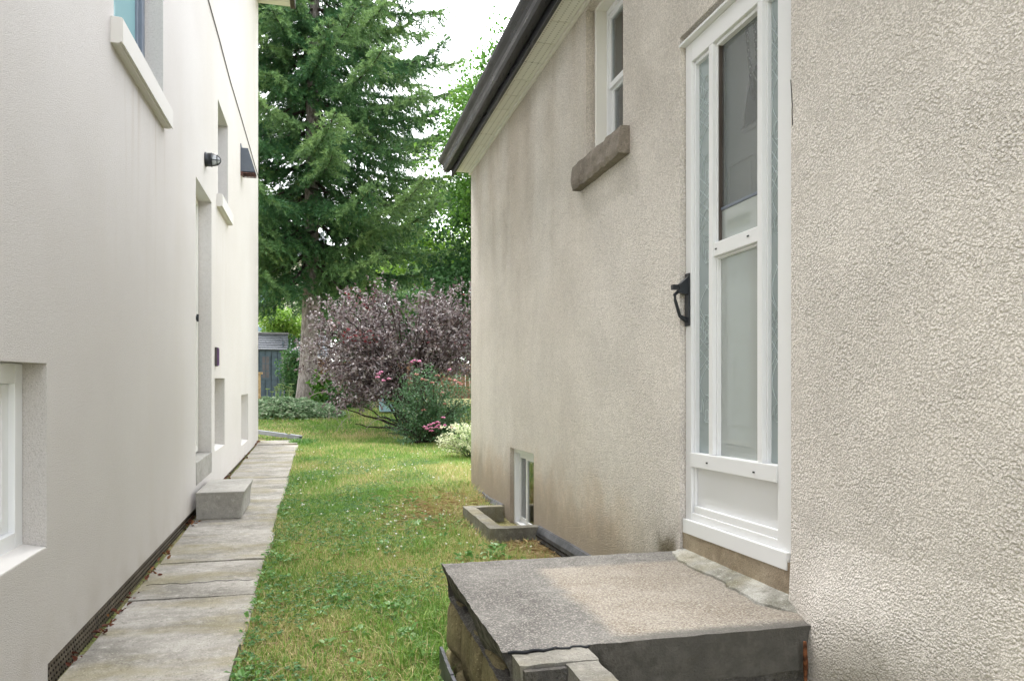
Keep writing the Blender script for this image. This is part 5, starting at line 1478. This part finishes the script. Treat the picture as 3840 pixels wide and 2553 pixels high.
def small_leaves():
    r_ = np.random.default_rng(71)
    # clover and other small leaves among the grass
    n = 9000; x = r_.uniform(-.33, 1.5, n); y = 3.0 + 8 * r_.random(n) ** 1.15
    cl = fbm(x * 2.3 + 5, y * 1.6, 33) + .3 * np.exp(-((x - .25) / .5) ** 2 - ((y - 6.9) / 1.2) ** 2)
    k = (cl > .50) & ~blocked(x, y); x, y = x[k], y[k]; n = len(x)
    z = zg(x, y) + .018 + .022 * r_.random(n)
    P = np.repeat(np.stack([x, y, z], 1), 3, 0); a = np.repeat(r_.uniform(0, 6.28, n), 3) + np.tile(np.array([0, 2.09, 4.19]), n)
    D = norm(np.stack([np.cos(a), np.sin(a), r_.normal(.1, .2, 3 * n)], 1)); s = np.repeat(r_.uniform(.009, .018, n), 3)
    V, Fq = leaf6(P, D, norm(r_.normal(size=(3 * n, 3)) * .25 + np.array([0, 0, 1])), s, s * .95)
    o = np_obj('clover', V, Fq, M['clover'], None, np.repeat(np.repeat(np.clip(r_.normal(.5, .22, n), 0, 1), 3), 6)); tag(o, 'small green clover leaves scattered through the lawn', 'clover', kind='stuff')
    # white clover heads
    n = 520; x = r_.uniform(-.3, 2.6, n); y = 5.0 + 7.2 * r_.random(n)
    k = (~blocked(x, y)) & (fbm(x * 1.7, y * 1.2, 52) > .50) & ((x < 1.45) | (y > 8)); x, y = x[k], y[k]; n = len(x)
    s = .006 + .004 * r_.random(n); z = zg(x, y) + .045 + .02 * r_.random(n)
    oc = np.array([(1, 0, 0), (0, 1, 0), (-1, 0, 0), (0, -1, 0), (0, 0, .9), (0, 0, -.9)])
    V = (np.stack([x, y, z], 1)[:, None, :] + oc[None] * s[:, None, None]).reshape(-1, 3); b = (np.arange(n) * 6)[:, None, None]
    T_ = np.array([(0, 1, 4), (1, 2, 4), (2, 3, 4), (3, 0, 4), (1, 0, 5), (2, 1, 5), (3, 2, 5), (0, 3, 5)])
    o = np_obj('clover_flowers', V, [(b + T_[None]).reshape(-1, 3)], M['cloverflower']); tag(o, 'tiny white clover flowers dotted over the lawn', 'clover flowers', kind='stuff')
    # broad weeds: rosettes along the path edge, near the landing and by the well
    C = []
    for q in range(46): C.append((-.315 + r_.exponential(.03), r_.uniform(3.0, 9.0), r_.uniform(.022, .042)))
    for q in range(70): C.append((r_.uniform(-.25, 1.2), r_.uniform(3.0, 6.4), r_.uniform(.02, .04)))
    for q in range(18): C.append((r_.uniform(.2, .5), r_.uniform(2.9, 4.0), r_.uniform(.025, .045)))
    for q in range(14): C.append((r_.uniform(.9, 1.25), r_.uniform(4.8, 5.3), r_.uniform(.035, .06)))
    for q in range(12): C.append((r_.uniform(.75, 1.1), r_.uniform(6.0, 7.4), r_.uniform(.03, .05)))
    P, D, L, T_ = [], [], [], []
    for (x, y, l) in C:
        if blocked(np.array([x]), np.array([y]))[0]: continue
        m = r_.integers(4, 9); a = r_.uniform(0, 6.28) + np.arange(m) * 2.4; st_ = r_.uniform(.005, .035, m)
        zz = gz_(x, y) + r_.uniform(.015, .06, m)
        P.append(np.stack([x + np.cos(a) * st_, y + np.sin(a) * st_, zz], 1)); D.append(np.stack([np.cos(a), np.sin(a), r_.normal(.25, .3, m)], 1)); L.append(l * r_.uniform(.7, 1.2, m)); T_.append(np.clip(r_.normal(.5, .25, m), 0, 1))
    P = np.concatenate(P); D = norm(np.concatenate(D)); L = np.concatenate(L); n = len(P)
    V, Fq = leaf6(P, D, norm(r_.normal(size=(n, 3)) * .3 + np.array([0, -.1, 1])), L, L * .68, .1)
    o = np_obj('broadleaf_weeds', V, Fq, M['weed'], None, np.repeat(np.concatenate(T_), 6)); tag(o, 'broad-leaved green weeds along the path edge and beside the landing', 'weeds', kind='stuff')
    # tall plume-like grass tufts near the window well
    # straw clippings
    def blades(name, n, fn, L0, L1, wd, mat, label, cat, lift):
        x, y = fn(n); k = ~blocked(x, y); x, y = x[k], y[k]; n = len(x)
        a = r_.uniform(0, 6.28, n); l = r_.uniform(L0, L1, n); d = norm(np.stack([np.cos(a), np.sin(a), r_.normal(.05, .18, n)], 1))
        p = np.stack([x, y, zg(x, y) + lift * r_.random(n)], 1)
        V, Fq = leaf_quads(p, d, norm(r_.normal(size=(n, 3)) * .3 + np.array([0, 0, 1])), l, np.full(n, wd), .3)
        o = np_obj(name, V, Fq, mat, None, np.repeat(r_.random(n), 4)); tag(o, label, cat, kind='stuff')
    def f1(n):
        m = int(n * .62)
        return np.concatenate([XR - .05 - np.abs(r_.normal(0, .12, m)), r_.normal(1.08, .22, n - m)]), np.concatenate([r_.uniform(3.9, 5.4, m), r_.normal(6.7, .42, n - m)])
    blades('dry_straw', 5200, f1, .04, .11, .0045, M['straw'], 'brown dry grass clippings lying by the membrane and the window well', 'dry clippings', .05)
    def f2(n): return r_.uniform(-.3, 1.3, n), r_.uniform(3.2, 8.0, n)
    blades('straw_scatter', 420, f2, .04, .11, .0022, M['straw'], 'long pale straw stalks strewn across the lawn', 'straw', .04)
    # dead leaves in the gap along the left wall
    n = 620; y = r_.uniform(2.6, 13.9, n); cw = fbm(y * 2.4, 0 * y, 77); k = r_.random(n) < np.clip(cw * 1.8 - .75, .03, .6); y = y[k]
    y = np.concatenate([y, r_.normal(6.62, .06, 26), r_.uniform(3.2, 4.6, 26), r_.normal(13.6, .3, 30)]); n = len(y)
    x = XL + .0 + np.abs(r_.normal(.018, .018, n)); x[-60:] += .0
    a = r_.uniform(0, 6.28, n); d = norm(np.stack([np.cos(a), np.sin(a), r_.normal(.2, .5, n)], 1)); L = r_.uniform(.018, .045, n)
    V, Fq = leaf6(np.stack([x, y, zg(x, y) + .008 + .03 * r_.random(n)], 1), d, norm(r_.normal(size=(n, 3)) * .7 + np.array([0, 0, 1])), L, L * .5, .35)
    o = np_obj('dead_leaves', V, Fq, M['deadleaf'], None, np.repeat(r_.random(n), 6)); tag(o, 'red-brown dead leaves caught in the gap along the left house wall', 'dead leaves', kind='stuff')
    # weeds and moss at the rear of the downspout
    n = 260; x = r_.normal(-.27, .10, n); y = r_.normal(13.6, .12, n); a = r_.uniform(0, 6.28, n); L = r_.uniform(.04, .12, n)
    V, Fq = leaf_quads(np.stack([x, y, zg(x, y)], 1), norm(np.stack([np.cos(a) * .6, np.sin(a) * .6, 0 * a + .8], 1)), rand_dirs(n), L, L * .25)
    o = np_obj('weed_tuft', V, Fq, M['weed'], None, np.repeat(r_.random(n), 4)); tag(o, 'tuft of green weeds at the open end of the grey downspout', 'weed tuft')
small_leaves()
for o in list(bpy.data.objects):
    if o.users_collection == (): bpy.data.objects.remove(o)
